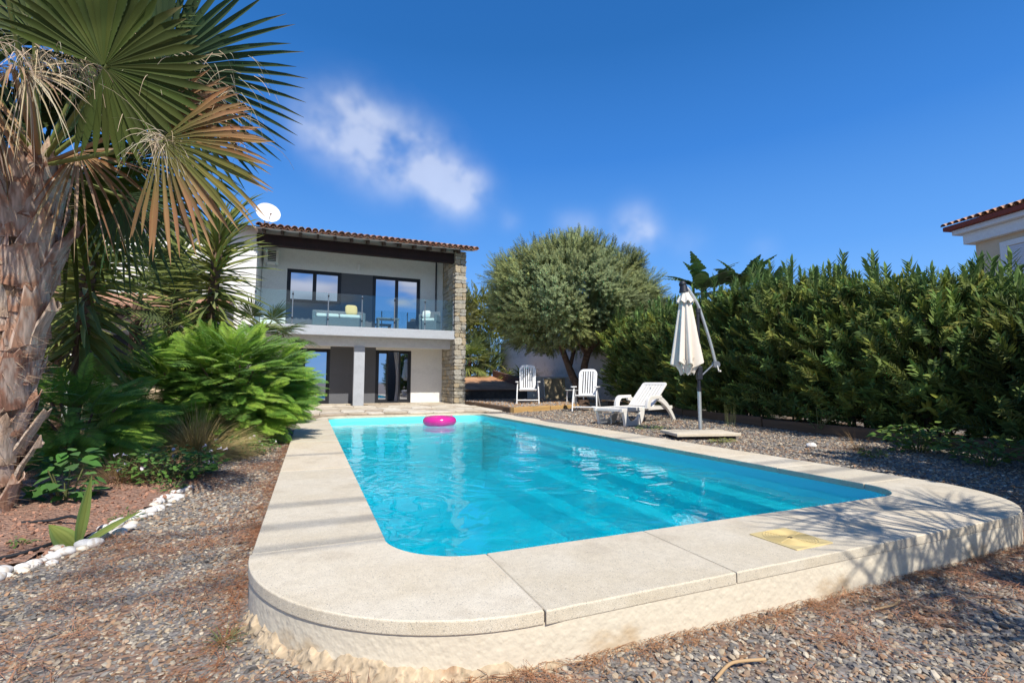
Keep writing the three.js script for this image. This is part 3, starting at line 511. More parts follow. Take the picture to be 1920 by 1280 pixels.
// wall lamp, dish, air conditioner
{
  const l = thing('wall_lamp', 'small white wall lamp above the charcoal panel', 'lamp', [1.55, 5.08, zW]);
  obj('mount', rb(0.09, 0.24, 0.03).translate(0, 0.1, 0.015), M.silver, l); obj('shade', new THREE.CylinderGeometry(0.055, 0.055, 0.22, 16).translate(0, 0.1, 0.08), phy({ color: C(0.8, 0.8, 0.8), roughness: 0.5 }), l);
  const d = thing('satellite_dish', 'round white satellite dish on the roof above the eaves', 'satellite dish', [-1.58, 5.72, -17.4]);
  const pts = []; for (let i = 0; i <= 12; i++) { const t = i / 12; pts.push(new THREE.Vector2(0.37 * t, 0.085 * t * t)); } for (let i = 12; i >= 0; i--) { const t = i / 12; pts.push(new THREE.Vector2(0.36 * t, 0.085 * t * t - 0.012)); }
  const dg = new THREE.LatheGeometry(pts, 40); dg.rotateX(Math.PI / 2 - 0.35); dg.rotateY(0.25); obj('reflector', dg.translate(0.1, 0.62, 0.05), phy({ color: C(0.74, 0.73, 0.70), roughness: 0.5, side: THREE.DoubleSide }), d);
  obj('mast', rod(V(0, 0.05, -0.12), V(0, 0.8, -0.12), 0.025), M.silver, d); obj('arm', rod(V(0.1, 0.25, 0.02), V(0.22, 0.5, 0.48), 0.012), M.silver, d); obj('receiver', new THREE.CylinderGeometry(0.03, 0.035, 0.1, 12).rotateX(1.3).translate(0.22, 0.52, 0.48), M.resin, d);
  const a = thing('air_conditioner', 'white air conditioner box with dark grille high on the wall', 'air conditioner', [-1.42, 5.0, zW + 0.03]);
  obj('casing', rb(0.46, 0.52, 0.3, 0.02).translate(0, 0.26, 0.18), M.resinWarm, a); obj('recess', rb(0.26, 0.40, 0.02, 0.004).translate(0.02, 0.27, 0.326), M.darkMetal, a); for (let i = 0; i < 6; i++) obj('slat', rb(0.25, 0.016, 0.012, 0.003).translate(0.02, 0.11 + i * 0.064, 0.342), M.resinWarm, a);
  for (const x of [-0.15, 0.15]) obj('bracket', rb(0.04, 0.04, 0.36, 0.004).translate(x, -0.02, 0.17), M.silver, a);
}
// balcony furniture
{
  const g = 'seats on the balcony', wick = std({ map: tex(128, (u, v, x, y) => tint([0.16, 0.17, 0.185], 0.6 + 0.6 * (((x >> 3) + (y >> 3)) % 2) + 0.2 * hash(x, y)), { rep: 4 }), roughness: 0.9 });
  const white = std({ color: C(0.78, 0.76, 0.72), roughness: 0.95 }), yellow = std({ color: C(0.66, 0.50, 0.22), roughness: 0.95 });
  const s = thing('outdoor_sofa', 'grey wicker sofa with white seat cushions on the balcony', 'sofa', [0.85, 2.726, -18.05], 0, g);
  obj('base', rb(1.75, 0.30, 0.72, 0.03).translate(0, 0.19, 0), wick, s); obj('backrest', rb(1.75, 0.42, 0.12, 0.03).translate(0, 0.45, -0.3), wick, s);
  for (const x of [-0.82, 0.82]) obj('arm', rb(0.12, 0.5, 0.7, 0.03).translate(x, 0.3, 0), wick, s);
  for (const x of [-0.38, 0.38]) obj('cushion', rb(0.74, 0.13, 0.62, 0.05).translate(x, 0.41, 0.04), white, s);
  const c = thing('yellow_cushion', 'pale yellow cushion leaning on the balcony sofa', 'cushion', [1.26, 3.205, -17.96], 0.1); const cg = new THREE.SphereGeometry(0.24, 20, 14); { const p = cg.attributes.position; for (let i = 0; i < p.count; i++) { const x = p.getX(i) / 0.24, y = p.getY(i) / 0.24, z = p.getZ(i); p.setXYZ(i, Math.sign(x) * Math.pow(Math.abs(x), 0.5) * 0.21, Math.sign(y) * Math.pow(Math.abs(y), 0.5) * 0.19, z * 0.32); } cg.computeVertexNormals(); }
  obj('cover', cg.rotateX(-0.3).translate(0, 0.19, 0), yellow, c);
  const a = thing('wicker_armchair', 'dark wicker armchair by the stone wall on the balcony', 'armchair', [4.1, 2.726, -17.95], -0.5, g);
  obj('base', rb(0.66, 0.34, 0.66, 0.03).translate(0, 0.21, 0), wick, a); obj('backrest', rb(0.66, 0.5, 0.1, 0.03).translate(0, 0.55, -0.28), wick, a); for (const x of [-0.3, 0.3]) obj('arm', rb(0.1, 0.28, 0.62, 0.03).translate(x, 0.5, 0), wick, a); obj('cushion', rb(0.5, 0.12, 0.5, 0.05).translate(0, 0.43, 0.04), white, a);
  const c2 = thing('pale_cushion', 'pale cushion propped in the wicker armchair', 'cushion', [3.93, 3.215, -17.8], -0.5); obj('cover', cg.clone().scale(0.75, 0.8, 0.75), white, c2);
  const t = thing('coffee_table', 'low grey wicker table between the balcony seats', 'table', [2.55, 2.726, -18.1]); obj('top', rb(0.8, 0.05, 0.5, 0.015).translate(0, 0.42, 0), wick, t); for (const [x, z] of [[-0.34, -0.2], [0.34, -0.2], [-0.34, 0.2], [0.34, 0.2]]) obj('leg', rb(0.06, 0.4, 0.06, 0.01).translate(x, 0.2, z), wick, t);
}
// crazy paving between the pool and the house: every flag a piece
{
  const pv = struct('paving', uvm(box(-3.2, 5.25, -0.14, 0.012, -19.1, -12.66, 0)), std({ map: tex(256, (u, v) => tint([0.36, 0.29, 0.21], 0.6 + 0.8 * fbm(u * 20, v * 20, 3, 20))), roughness: 1 }));
  const R = rng(31), mats = [[0.60, 0.53, 0.42], [0.52, 0.44, 0.33], [0.66, 0.60, 0.50], [0.46, 0.38, 0.29]].map((c) => std({ map: tex(128, (u, v) => tint(c, 0.7 + 0.6 * fbm(u * 10, v * 10, 4, 10)), { rep: 1.2 }), roughness: 0.95 }));
  const nx = 15, nz = 10, jit = (i, j) => [mix(-3.15, 5.2, i / nx) + (hash(i, j, 1) - 0.5) * 0.36, mix(-12.75, -19.0, j / nz) + (hash(i, j, 2) - 0.5) * 0.4];
  for (let j = 0; j < nz; j++) for (let i = 0; i < nx; i++) {
    const c = [jit(i, j), jit(i + 1, j), jit(i + 1, j + 1), jit(i, j + 1)], m = [0, 1].map((k) => c.reduce((s, q) => s + q[k], 0) / 4);
    if (Math.abs(m[0] - 1.55) < 0.42 && m[1] < -17.3 && m[1] > -18.4) continue;
    const pts = []; c.forEach((q, k) => { const n = c[(k + 1) % 4]; pts.push(mix(q[0], n[0], 0.12 + R() * 0.1), mix(q[1], n[1], 0.12), mix(q[0], n[0], 0.8 + R() * 0.1), mix(q[1], n[1], 0.88)); });
    const s = new THREE.Shape(); for (let k = 0; k < 8; k++) { const x = mix(m[0], pts[k * 2], 0.97), z = mix(m[1], pts[k * 2 + 1], 0.97); k ? s.lineTo(x, -z) : s.moveTo(x, -z); }
    const g = new THREE.ExtrudeGeometry(s, { depth: 0.02, bevelEnabled: true, bevelSize: 0.008, bevelThickness: 0.008, bevelOffset: -0.008, bevelSegments: 1 }); g.rotateX(-Math.PI / 2); g.translate(0, 0.012 + R() * 0.012, 0);
    obj('flagstone', uvm(g), mats[Math.floor(R() * 4)], pv);
  }
}

// ------------------------------------------------------------------ raised terrace, ramp, boundary walls
const TER = 0.165;
function gravelTop(name, outline, y, depth, mat) {
  const s = new THREE.Shape(outline.map(([x, z]) => new THREE.Vector2(x, -z))), g = new THREE.ExtrudeGeometry(s, { depth, bevelEnabled: false }); g.rotateX(-Math.PI / 2); g.translate(0, y - depth, 0); return struct(name, uvm(g), mat);
}
const earth = std({ map: tex(512, (u, v, x, y) => { const n = fbm(u * 8, v * 8, 4, 8), a = hash(x >> 2, y >> 2, 3); return tint(mix3([0.30, 0.24, 0.19], [0.42, 0.28, 0.17], sstep(0.4, 0.65, n)), 0.65 + 0.6 * a); }), roughness: 1 });
gravelTop('terrace', [[5.06, -12.05], [7.45, -12.95], [9.75, -13.85], [10.42, -14.1], [10.42, -21.6], [5.36, -21.6], [5.36, -17.1]], TER - 0.02, 0.3, earth);
{
  const grp = 'timbers edging the raised terrace';
  const sleeper = (a, b, h, w, mat, label, y = 0) => {
    const L = Math.hypot(b[0] - a[0], b[1] - a[1]), t = thing('timber_sleeper', label, 'timber', [(a[0] + b[0]) / 2, y, (a[1] + b[1]) / 2], -Math.atan2(b[1] - a[1], b[0] - a[0]), grp);
    const g = rb(L - 0.01, h, w, 0.012); const p = g.attributes.position; for (let i = 0; i < p.count; i++) { const x = p.getX(i); p.setY(i, p.getY(i) + (fbm(x * 4 + a[0], p.getZ(i) * 3, 3) - 0.5) * 0.02); p.setZ(i, p.getZ(i) + (fbm(x * 3 + a[1], p.getY(i) * 9, 3) - 0.5) * 0.015); }
    const uv = g.attributes.uv; for (let i = 0; i < uv.count; i++) { const u = uv.getX(i); uv.setXY(i, uv.getY(i) * 1.5, u * 0.7); } g.computeVertexNormals(); obj('beam', g.translate(0, h / 2, 0), mat, t); return t;
  };
  sleeper([5.00, -12.0], [5.14, -14.4], 0.17, 0.14, M.sleeperDark, 'dark weathered timber edging the side of the terrace, next to its corner', -0.01);
  sleeper([5.15, -14.42], [5.30, -17.0], 0.17, 0.14, M.sleeperDark, 'dark weathered timber edging the terrace beside the stone wall', -0.01);
  sleeper([4.97, -11.93], [6.3, -12.43], 0.18, 0.15, M.sleeper, 'pale orange timber at the front corner of the terrace', -0.01);
  sleeper([6.32, -12.44], [7.6, -12.92], 0.17, 0.15, M.sleeper, 'pale orange timber in front of the terrace ending at the stump', -0.01);
  sleeper([7.85, -13.0], [9.6, -13.68], 0.16, 0.18, M.coping, 'cream concrete kerb between the stump and the hedge', 0.0);
  const st = thing('tree_stump', 'short brown stump set in the terrace edge beside a white chair', 'stump', [7.72, 0, -12.85]); const sg = new THREE.CylinderGeometry(0.17, 0.2, 0.3, 16, 4); { const p = sg.attributes.position; for (let i = 0; i < p.count; i++) { const a = Math.atan2(p.getZ(i), p.getX(i)), k = 1 + (fbm(a * 2 + 4, p.getY(i) * 5, 3) - 0.5) * 0.3; p.setX(i, p.getX(i) * k); p.setZ(i, p.getZ(i) * k); } sg.computeVertexNormals(); } obj('wood', sg.translate(0, 0.14, 0), M.bark, st);
  // board along the hedge bed
  const boards = [[[7.28, -2.2], [7.34, -4.2]], [[7.34, -4.22], [7.48, -6.3]], [[7.48, -6.32], [7.85, -8.7]], [[7.85, -8.72], [8.35, -11.1]], [[8.35, -11.12], [8.85, -13.2]]];
  boards.forEach(([a, b], i) => { const t = sleeper(a, b, 0.2, 0.06, M.sleeperDark, ['brown board edging the hedge bed behind the leafy weeds', 'brown board edging the hedge bed behind the dry weed', 'brown board edging the hedge bed behind the umbrella', 'brown board edging the hedge bed behind the lounger', 'brown board edging the hedge bed beside the terrace kerb'][i], gy((a[0] + b[0]) / 2, (a[1] + b[1]) / 2) - 0.04); t.name = numbered('garden_board'); t.userData.category = 'board'; t.userData.group = 'boards along the hedge bed'; });
}
// tiled ramp up to the garden behind, with a low side wall
{
  const rm = thing('garden_ramp', 'sloping terracotta paved ramp beside the stone wall', 'ramp');
  const z0 = -18.3, z1 = -22.6, y0 = 0.53, y1 = 1.14, x0 = 5.36, x1 = 8.32;
  const rs = std({ map: tex(128, (u, v) => tint([0.10, 0.095, 0.09], 0.6 + 0.8 * fbm(u * 10, v * 10, 4, 10))), roughness: 1 });
  obj('riser', box(x0, x1 + 0.1, TER - 0.05, y0 - 0.05, z0 - 0.2, z0 - 0.02, 0.01), rs, rm).userData.label = 'dark stone riser at the foot of the ramp';
  obj('nosing', box(x0, x1 + 0.1, y0 - 0.049, y0 - 0.005, z0 - 0.3, z0 + 0.03, 0.008), M.sleeperDark, rm);
  const mats = [[0.50, 0.27, 0.14], [0.44, 0.22, 0.11], [0.55, 0.32, 0.18]].map((c) => std({ map: tex(128, (u, v) => tint(c, 0.75 + 0.5 * fbm(u * 8, v * 8, 4, 8))), roughness: 0.9 })), ang = Math.atan2(y1 - y0, z0 - z1), R = rng(8);
  for (let j = 0; j < 14; j++) for (let i = 0; i < 3; i++) { const w = (x1 - x0) / 3, d = (z0 - z1) / 14, g = rb(w - 0.012, 0.03, d / Math.cos(ang) - 0.012, 0.005); g.rotateX(ang); obj('plank', uvm(g.translate(x0 + w * (i + 0.5), mix(y0, y1, (j + 0.5) / 14) - 0.012, z0 - d * (j + 0.5))), mats[Math.floor(R() * 3)], rm); }
  const pw = thing('planter_wall', 'low sloping brown wall with white end beside the ramp', 'wall'); const s = new THREE.Shape([[0, 0], [4.2, 0], [4.2, 1.42], [0, 0.90]].map(([a, b]) => new THREE.Vector2(a, b))), g = new THREE.ExtrudeGeometry(s, { depth: 0.12, bevelEnabled: true, bevelSize: 0.008, bevelThickness: 0.008 }); g.rotateY(Math.PI / 2); g.translate(8.33, 0, -18.32);
  obj('panel', uvm(g), std({ map: tex(128, (u, v) => tint([0.17, 0.10, 0.085], 0.8 + 0.4 * fbm(u * 6, v * 6, 3, 6))), roughness: 0.85 }), pw); obj('end_post', box(8.30, 8.58, TER - 0.03, 0.90, -18.30, -18.18, 0.006), M.white, pw);
  // planted bed behind
  gravelTop('planting_bed', [[8.47, -18.3], [10.4, -18.3], [10.4, -22.8], [8.47, -22.8]], 1.05, 1.0, earth); obj('retaining_wall', box(8.59, 10.39, TER - 0.05, 1.06, -18.29, -18.2, 0.006), M.boundary, pw);
}
{
  const w = thing('garden_wall', 'tall pale plaster wall in shade behind the round tree', 'wall', [10.44, 0, -12.4], Math.PI / 2), ws = new THREE.Shape([[0, -0.3], [14.5, -0.3], [14.5, 3.1], [0, 2.5]].map((q) => new THREE.Vector2(...q)));
  obj('panel', uvm(new THREE.ExtrudeGeometry(ws, { depth: 0.2, bevelEnabled: false })), M.boundary, w); const cg = rb(14.6, 0.06, 0.28, 0.01); cg.rotateZ(Math.atan2(0.6, 14.5)); obj('cap', uvm(cg.translate(7.25, 2.835, 0.1)), M.boundary, w);
  const w2 = thing('hedge_wall', 'cream boundary wall half hidden behind the hedge', 'wall', [10.25, 0, -3.2], Math.PI / 2 - 0.027); obj('panel', uvm(rb(18.3, 1.9, 0.18, 0.01).translate(0, 0.85, 0)), M.cream, w2);
}

// ------------------------------------------------------------------ white resin recliner chairs
function recliner(label, pos, turn, s, tilt) {
  const c = thing('recliner_chair', label, 'chair', pos, turn, 'white resin recliner chairs'); c.scale.setScalar(s); const W = 0.27;
  for (const k of [-1, 1]) {
    obj('leg', tube([[k * (W + 0.04), 0.012, 0.36], [k * (W + 0.035), 0.3, 0.29], [k * (W + 0.02), 0.6, 0.20]], 0.019, 12, 8), M.resin, c);
    obj('leg', tube([[k * (W + 0.05), 0.012, -0.36], [k * (W + 0.035), 0.3, -0.10], [k * (W + 0.02), 0.58, 0.14]], 0.018, 12, 8), M.resin, c);
    const a = new THREE.Shape(); a.absarc(0, 0.25, 0.035, 0, Math.PI); a.absarc(0, -0.2, 0.03, Math.PI, Math.PI * 2); const ag = new THREE.ExtrudeGeometry(a, { depth: 0.016, bevelEnabled: true, bevelSize: 0.009, bevelThickness: 0.009, bevelSegments: 3, curveSegments: 10 }); ag.rotateX(Math.PI / 2); obj('armrest', uvm(ag.translate(k * (W + 0.04), 0.64, 0.06)), M.resin, c);
  }
  obj('stretcher', rod(V(-W - 0.03, 0.12, 0.337), V(W + 0.03, 0.12, 0.337), 0.016), M.resin, c); obj('stretcher', rod(V(-W - 0.04, 0.10, -0.30), V(W + 0.04, 0.10, -0.30), 0.016), M.resin, c);
  const seat = new THREE.Group(); seat.name = 'seat'; c.add(seat); seat.position.set(0, 0.40, 0.02); seat.rotation.x = -0.06;
  obj('frame', merge([rb(0.5, 0.03, 0.05, 0.012).translate(0, 0, 0.24), rb(0.5, 0.03, 0.05, 0.012).translate(0, -0.01, -0.2), rb(0.05, 0.03, 0.44, 0.012).translate(-0.235, 0, 0.02), rb(0.05, 0.03, 0.44, 0.012).translate(0.235, 0, 0.02)]), M.resin, seat);
  for (let i = 0; i < 6; i++) obj('slat', rb(0.046, 0.014, 0.43, 0.005).translate(-0.165 + i * 0.066, 0.004, 0.02), M.resin, seat);
  const back = new THREE.Group(); back.name = 'backrest'; c.add(back); back.position.set(0, 0.42, -0.17); back.rotation.x = -tilt;
  const o = new THREE.Shape(), w0 = 0.225, w1 = 0.24, h = 0.72; o.moveTo(-w0 + 0.06, -0.03); o.quadraticCurveTo(-w0, -0.03, -w0, 0.05); o.lineTo(-w1, h - 0.14); o.quadraticCurveTo(-w1 + 0.02, h, -w1 + 0.14, h); o.lineTo(w1 - 0.14, h); o.quadraticCurveTo(w1 - 0.02, h, w1, h - 0.14); o.lineTo(w0, 0.05); o.quadraticCurveTo(w0, -0.03, w0 - 0.06, -0.03);
  const hh = new THREE.Path(), i0 = w0 - 0.04, i1 = w1 - 0.042; hh.moveTo(-i0 + 0.03, 0.03); hh.lineTo(i0 - 0.03, 0.03); hh.lineTo(i0, 0.08); hh.lineTo(i1, h - 0.15); hh.quadraticCurveTo(i1 - 0.02, h - 0.06, i1 - 0.1, h - 0.06); hh.lineTo(-i1 + 0.1, h - 0.06); hh.quadraticCurveTo(-i1 + 0.02, h - 0.06, -i1, h - 0.15); hh.lineTo(-i0, 0.08); o.holes.push(hh);
  obj('frame', uvm(new THREE.ExtrudeGeometry(o, { depth: 0.018, bevelEnabled: true, bevelSize: 0.006, bevelThickness: 0.006, bevelSegments: 2, curveSegments: 8 })), M.resin, back);
  for (let i = 0; i < 6; i++) { const x = -0.155 + i * 0.062; obj('slat', rb(0.040, h - 0.10, 0.012, 0.004).translate(x * 1.04, h / 2 - 0.015, 0.010), M.resin, back); }
  return c;
}
recliner('white recliner chair with upright slatted back standing on the terrace', [6.36, TER - 0.02, -13.98], -0.42, 1.10, 0.24);
recliner('white recliner chair on the gravel between terrace and sun lounger', [6.86, gy(6.86, -11.25), -11.28], -0.70, 1.03, 0.36);

// side table and folded furniture under the tree
{
  const t = thing('side_table', 'low white plastic side table beside a recliner chair', 'table', [8.15, TER - 0.02, -14.1], 0.2);
  obj('top', rb(0.5, 0.03, 0.42, 0.012).translate(0, 0.42, 0), M.resin, t); for (const [x, z] of [[-0.2, -0.16], [0.2, -0.16], [-0.2, 0.16], [0.2, 0.16]]) obj('leg', rod(V(x * 1.1, 0, z * 1.1), V(x, 0.41, z), 0.018, 0.026), M.resin, t);
  const b = thing('leaning_board', 'tan table top leaning against the planter behind the chair', 'table top', [8.95, TER - 0.02, -17.0], -0.25); b.rotation.x = -0.12; obj('panel', rb(0.85, 0.82, 0.025, 0.008).translate(0, 0.43, 0), std({ map: tex(128, (u, v) => tint([0.40, 0.32, 0.20], 0.8 + 0.4 * fbm(u * 6, v * 6, 3, 6))), roughness: 0.8 }), b); obj('rim', merge([box(-0.45, -0.426, 0.01, 0.86, -0.02, 0.025), box(0.426, 0.45, 0.01, 0.86, -0.02, 0.025), box(-0.426, 0.426, 0.841, 0.865, -0.02, 0.025)]), M.silver, b);
  const f = thing('folding_chair', 'grey folding chair in the shade by the tree trunk', 'chair', [9.35, TER - 0.02, -15.7], -0.9), gm = std({ color: C(0.25, 0.27, 0.31), roughness: 0.5, metalness: 0.3 });
  for (const k of [-1, 1]) { obj('leg', rod(V(k * 0.24, 0.0, 0.24), V(k * 0.24, 0.62, -0.12), 0.014), gm, f); obj('leg', rod(V(k * 0.22, 0.0, -0.26), V(k * 0.22, 0.46, 0.22), 0.014), gm, f); }
  obj('seat', rb(0.44, 0.03, 0.4, 0.01).translate(0, 0.44, 0.02), gm, f); obj('backrest', rb(0.48, 0.2, 0.02, 0.008).rotateX(-0.3).translate(0, 0.68, -0.16), gm, f); obj('stretcher', rod(V(-0.24, 0.08, 0.2), V(0.24, 0.08, 0.2), 0.012), gm, f);
}

// ------------------------------------------------------------------ sun lounger
{
  const g0 = gy(6.1, -7.8), L = thing('sun_lounger', 'white plastic sun lounger with raised slatted back by the pool edge', 'sun lounger', [5.26, g0, -7.86], 0.335), m = M.resinWarm;   // x runs from foot to head
  const W = 0.33, H = 0.33, zc = 0;
  const prof = (pts, w, z) => { const s = new THREE.Shape(); pts.forEach((p, i) => (i ? s.lineTo(...p) : s.moveTo(...p))); const g = new THREE.ExtrudeGeometry(s, { depth: w, bevelEnabled: true, bevelSize: 0.006, bevelThickness: 0.006, bevelSegments: 2 }); return uvm(g.translate(0, 0, z)); };
  const bed = new THREE.Group(); bed.name = 'bed'; L.add(bed);
  obj('frame', merge([prof([[-0.02, H - 0.06], [-0.02, H - 0.01], [0.06, H], [1.75, H], [1.75, H - 0.055], [0.1, H - 0.055]], 0.045, W - 0.045), prof([[-0.02, H - 0.06], [-0.02, H - 0.01], [0.06, H], [1.75, H], [1.75, H - 0.055], [0.1, H - 0.055]], 0.045, -W), rb(0.06, 0.055, W * 2 - 0.09, 0.01).translate(0.02, H - 0.035, 0), rb(0.05, 0.05, W * 2 - 0.09, 0.01).translate(1.72, H - 0.03, 0)]), m, bed);
  for (let i = 0; i < 9; i++) obj('slat', rb(1.0, 0.018, 0.052, 0.006).translate(0.55, H - 0.008, -0.26 + i * 0.065), m, bed);
  // sled-shaped side legs
  const sled = (z) => { const s = new THREE.Shape(); s.moveTo(0.0, H - 0.03); s.lineTo(0.12, H - 0.03); s.quadraticCurveTo(0.14, 0.12, 0.25, 0.075); s.quadraticCurveTo(0.40, 0.055, 0.48, 0.13); s.quadraticCurveTo(0.56, 0.2, 0.57, H - 0.03); s.lineTo(0.70, H - 0.03); s.quadraticCurveTo(0.68, 0.12, 0.57, 0.02); s.lineTo(0.52, 0.0); s.lineTo(0.08, 0.0); s.quadraticCurveTo(0.05, 0.15, 0.0, H - 0.03); const g = new THREE.ExtrudeGeometry(s, { depth: 0.05, bevelEnabled: true, bevelSize: 0.006, bevelThickness: 0.006, bevelSegments: 2, curveSegments: 8 }); return uvm(g.translate(0.02, 0.004, z)); };
  obj('leg', sled(W - 0.052), m, L); obj('leg', sled(-W + 0.002), m, L);
  // rear legs sweep down from the arms
  const rear = (z) => { const s = new THREE.Shape(); s.moveTo(1.22, 0.53); s.quadraticCurveTo(1.55, 0.42, 1.80, 0.0); s.lineTo(1.73, 0.0); s.quadraticCurveTo(1.50, 0.34, 1.16, 0.45); s.lineTo(1.16, 0.53); const g = new THREE.ExtrudeGeometry(s, { depth: 0.045, bevelEnabled: true, bevelSize: 0.006, bevelThickness: 0.006, bevelSegments: 2, curveSegments: 10 }); return uvm(g.translate(0, 0.004, z)); };
  for (const z of [W + 0.012, -W - 0.062]) obj('leg', rear(z), m, L);
  const arm = (z) => { const s = new THREE.Shape(); s.moveTo(0.72, H - 0.02); s.quadraticCurveTo(0.74, 0.53, 0.90, 0.545); s.lineTo(1.25, 0.545); s.lineTo(1.25, 0.50); s.lineTo(0.94, 0.495); s.quadraticCurveTo(0.83, 0.48, 0.82, H - 0.02); const g = new THREE.ExtrudeGeometry(s, { depth: 0.05, bevelEnabled: true, bevelSize: 0.008, bevelThickness: 0.008, bevelSegments: 2, curveSegments: 8 }); return uvm(g.translate(0, 0, z)); };
  for (const z of [W + 0.012, -W - 0.062]) obj('armrest', arm(z), m, L);
  const back = new THREE.Group(); back.name = 'backrest'; back.position.set(1.08, H + 0.01, zc); back.rotation.z = 0.69; L.add(back);
  const bs = new THREE.Shape(), bw = 0.285, bl = 0.74; bs.moveTo(0, -bw); bs.lineTo(bl - 0.06, -bw); bs.quadraticCurveTo(bl, -bw, bl, -bw + 0.06); bs.lineTo(bl, bw - 0.06); bs.quadraticCurveTo(bl, bw, bl - 0.06, bw); bs.lineTo(0, bw);
  const bh = new THREE.Path([[0.04, -bw + 0.04], [0.04, bw - 0.04], [bl - 0.06, bw - 0.04], [bl - 0.06, -bw + 0.04]].map((q) => new THREE.Vector2(...q))); bs.holes.push(bh);
  const bg = new THREE.ExtrudeGeometry(bs, { depth: 0.022, bevelEnabled: true, bevelSize: 0.006, bevelThickness: 0.006, bevelSegments: 2 }); bg.rotateX(Math.PI / 2); obj('frame', uvm(bg), m, back);
  for (let i = 0; i < 7; i++) obj('slat', rb(bl - 0.07, 0.016, 0.058, 0.005).translate(bl / 2, -0.012, -0.213 + i * 0.071), m, back);
  obj('prop', rod(V(1.42, H, 0), V(1.52, H + 0.42, 0), 0.014), m, L);
  // things left beneath it
  const bx = thing('low_stool', 'small cream plastic step stool under the sun lounger', 'stool', [5.62, gy(5.62, -8.2), -8.25], 0.3); obj('top', rb(0.34, 0.025, 0.22, 0.01).translate(0, 0.19, 0), m, bx); for (const [x, z] of [[-0.14, 0.08], [0.14, 0.08], [-0.14, -0.08], [0.14, -0.08]]) obj('leg', rod(V(x * 1.1, 0, z * 1.1), V(x, 0.18, z), 0.014), m, bx);
}

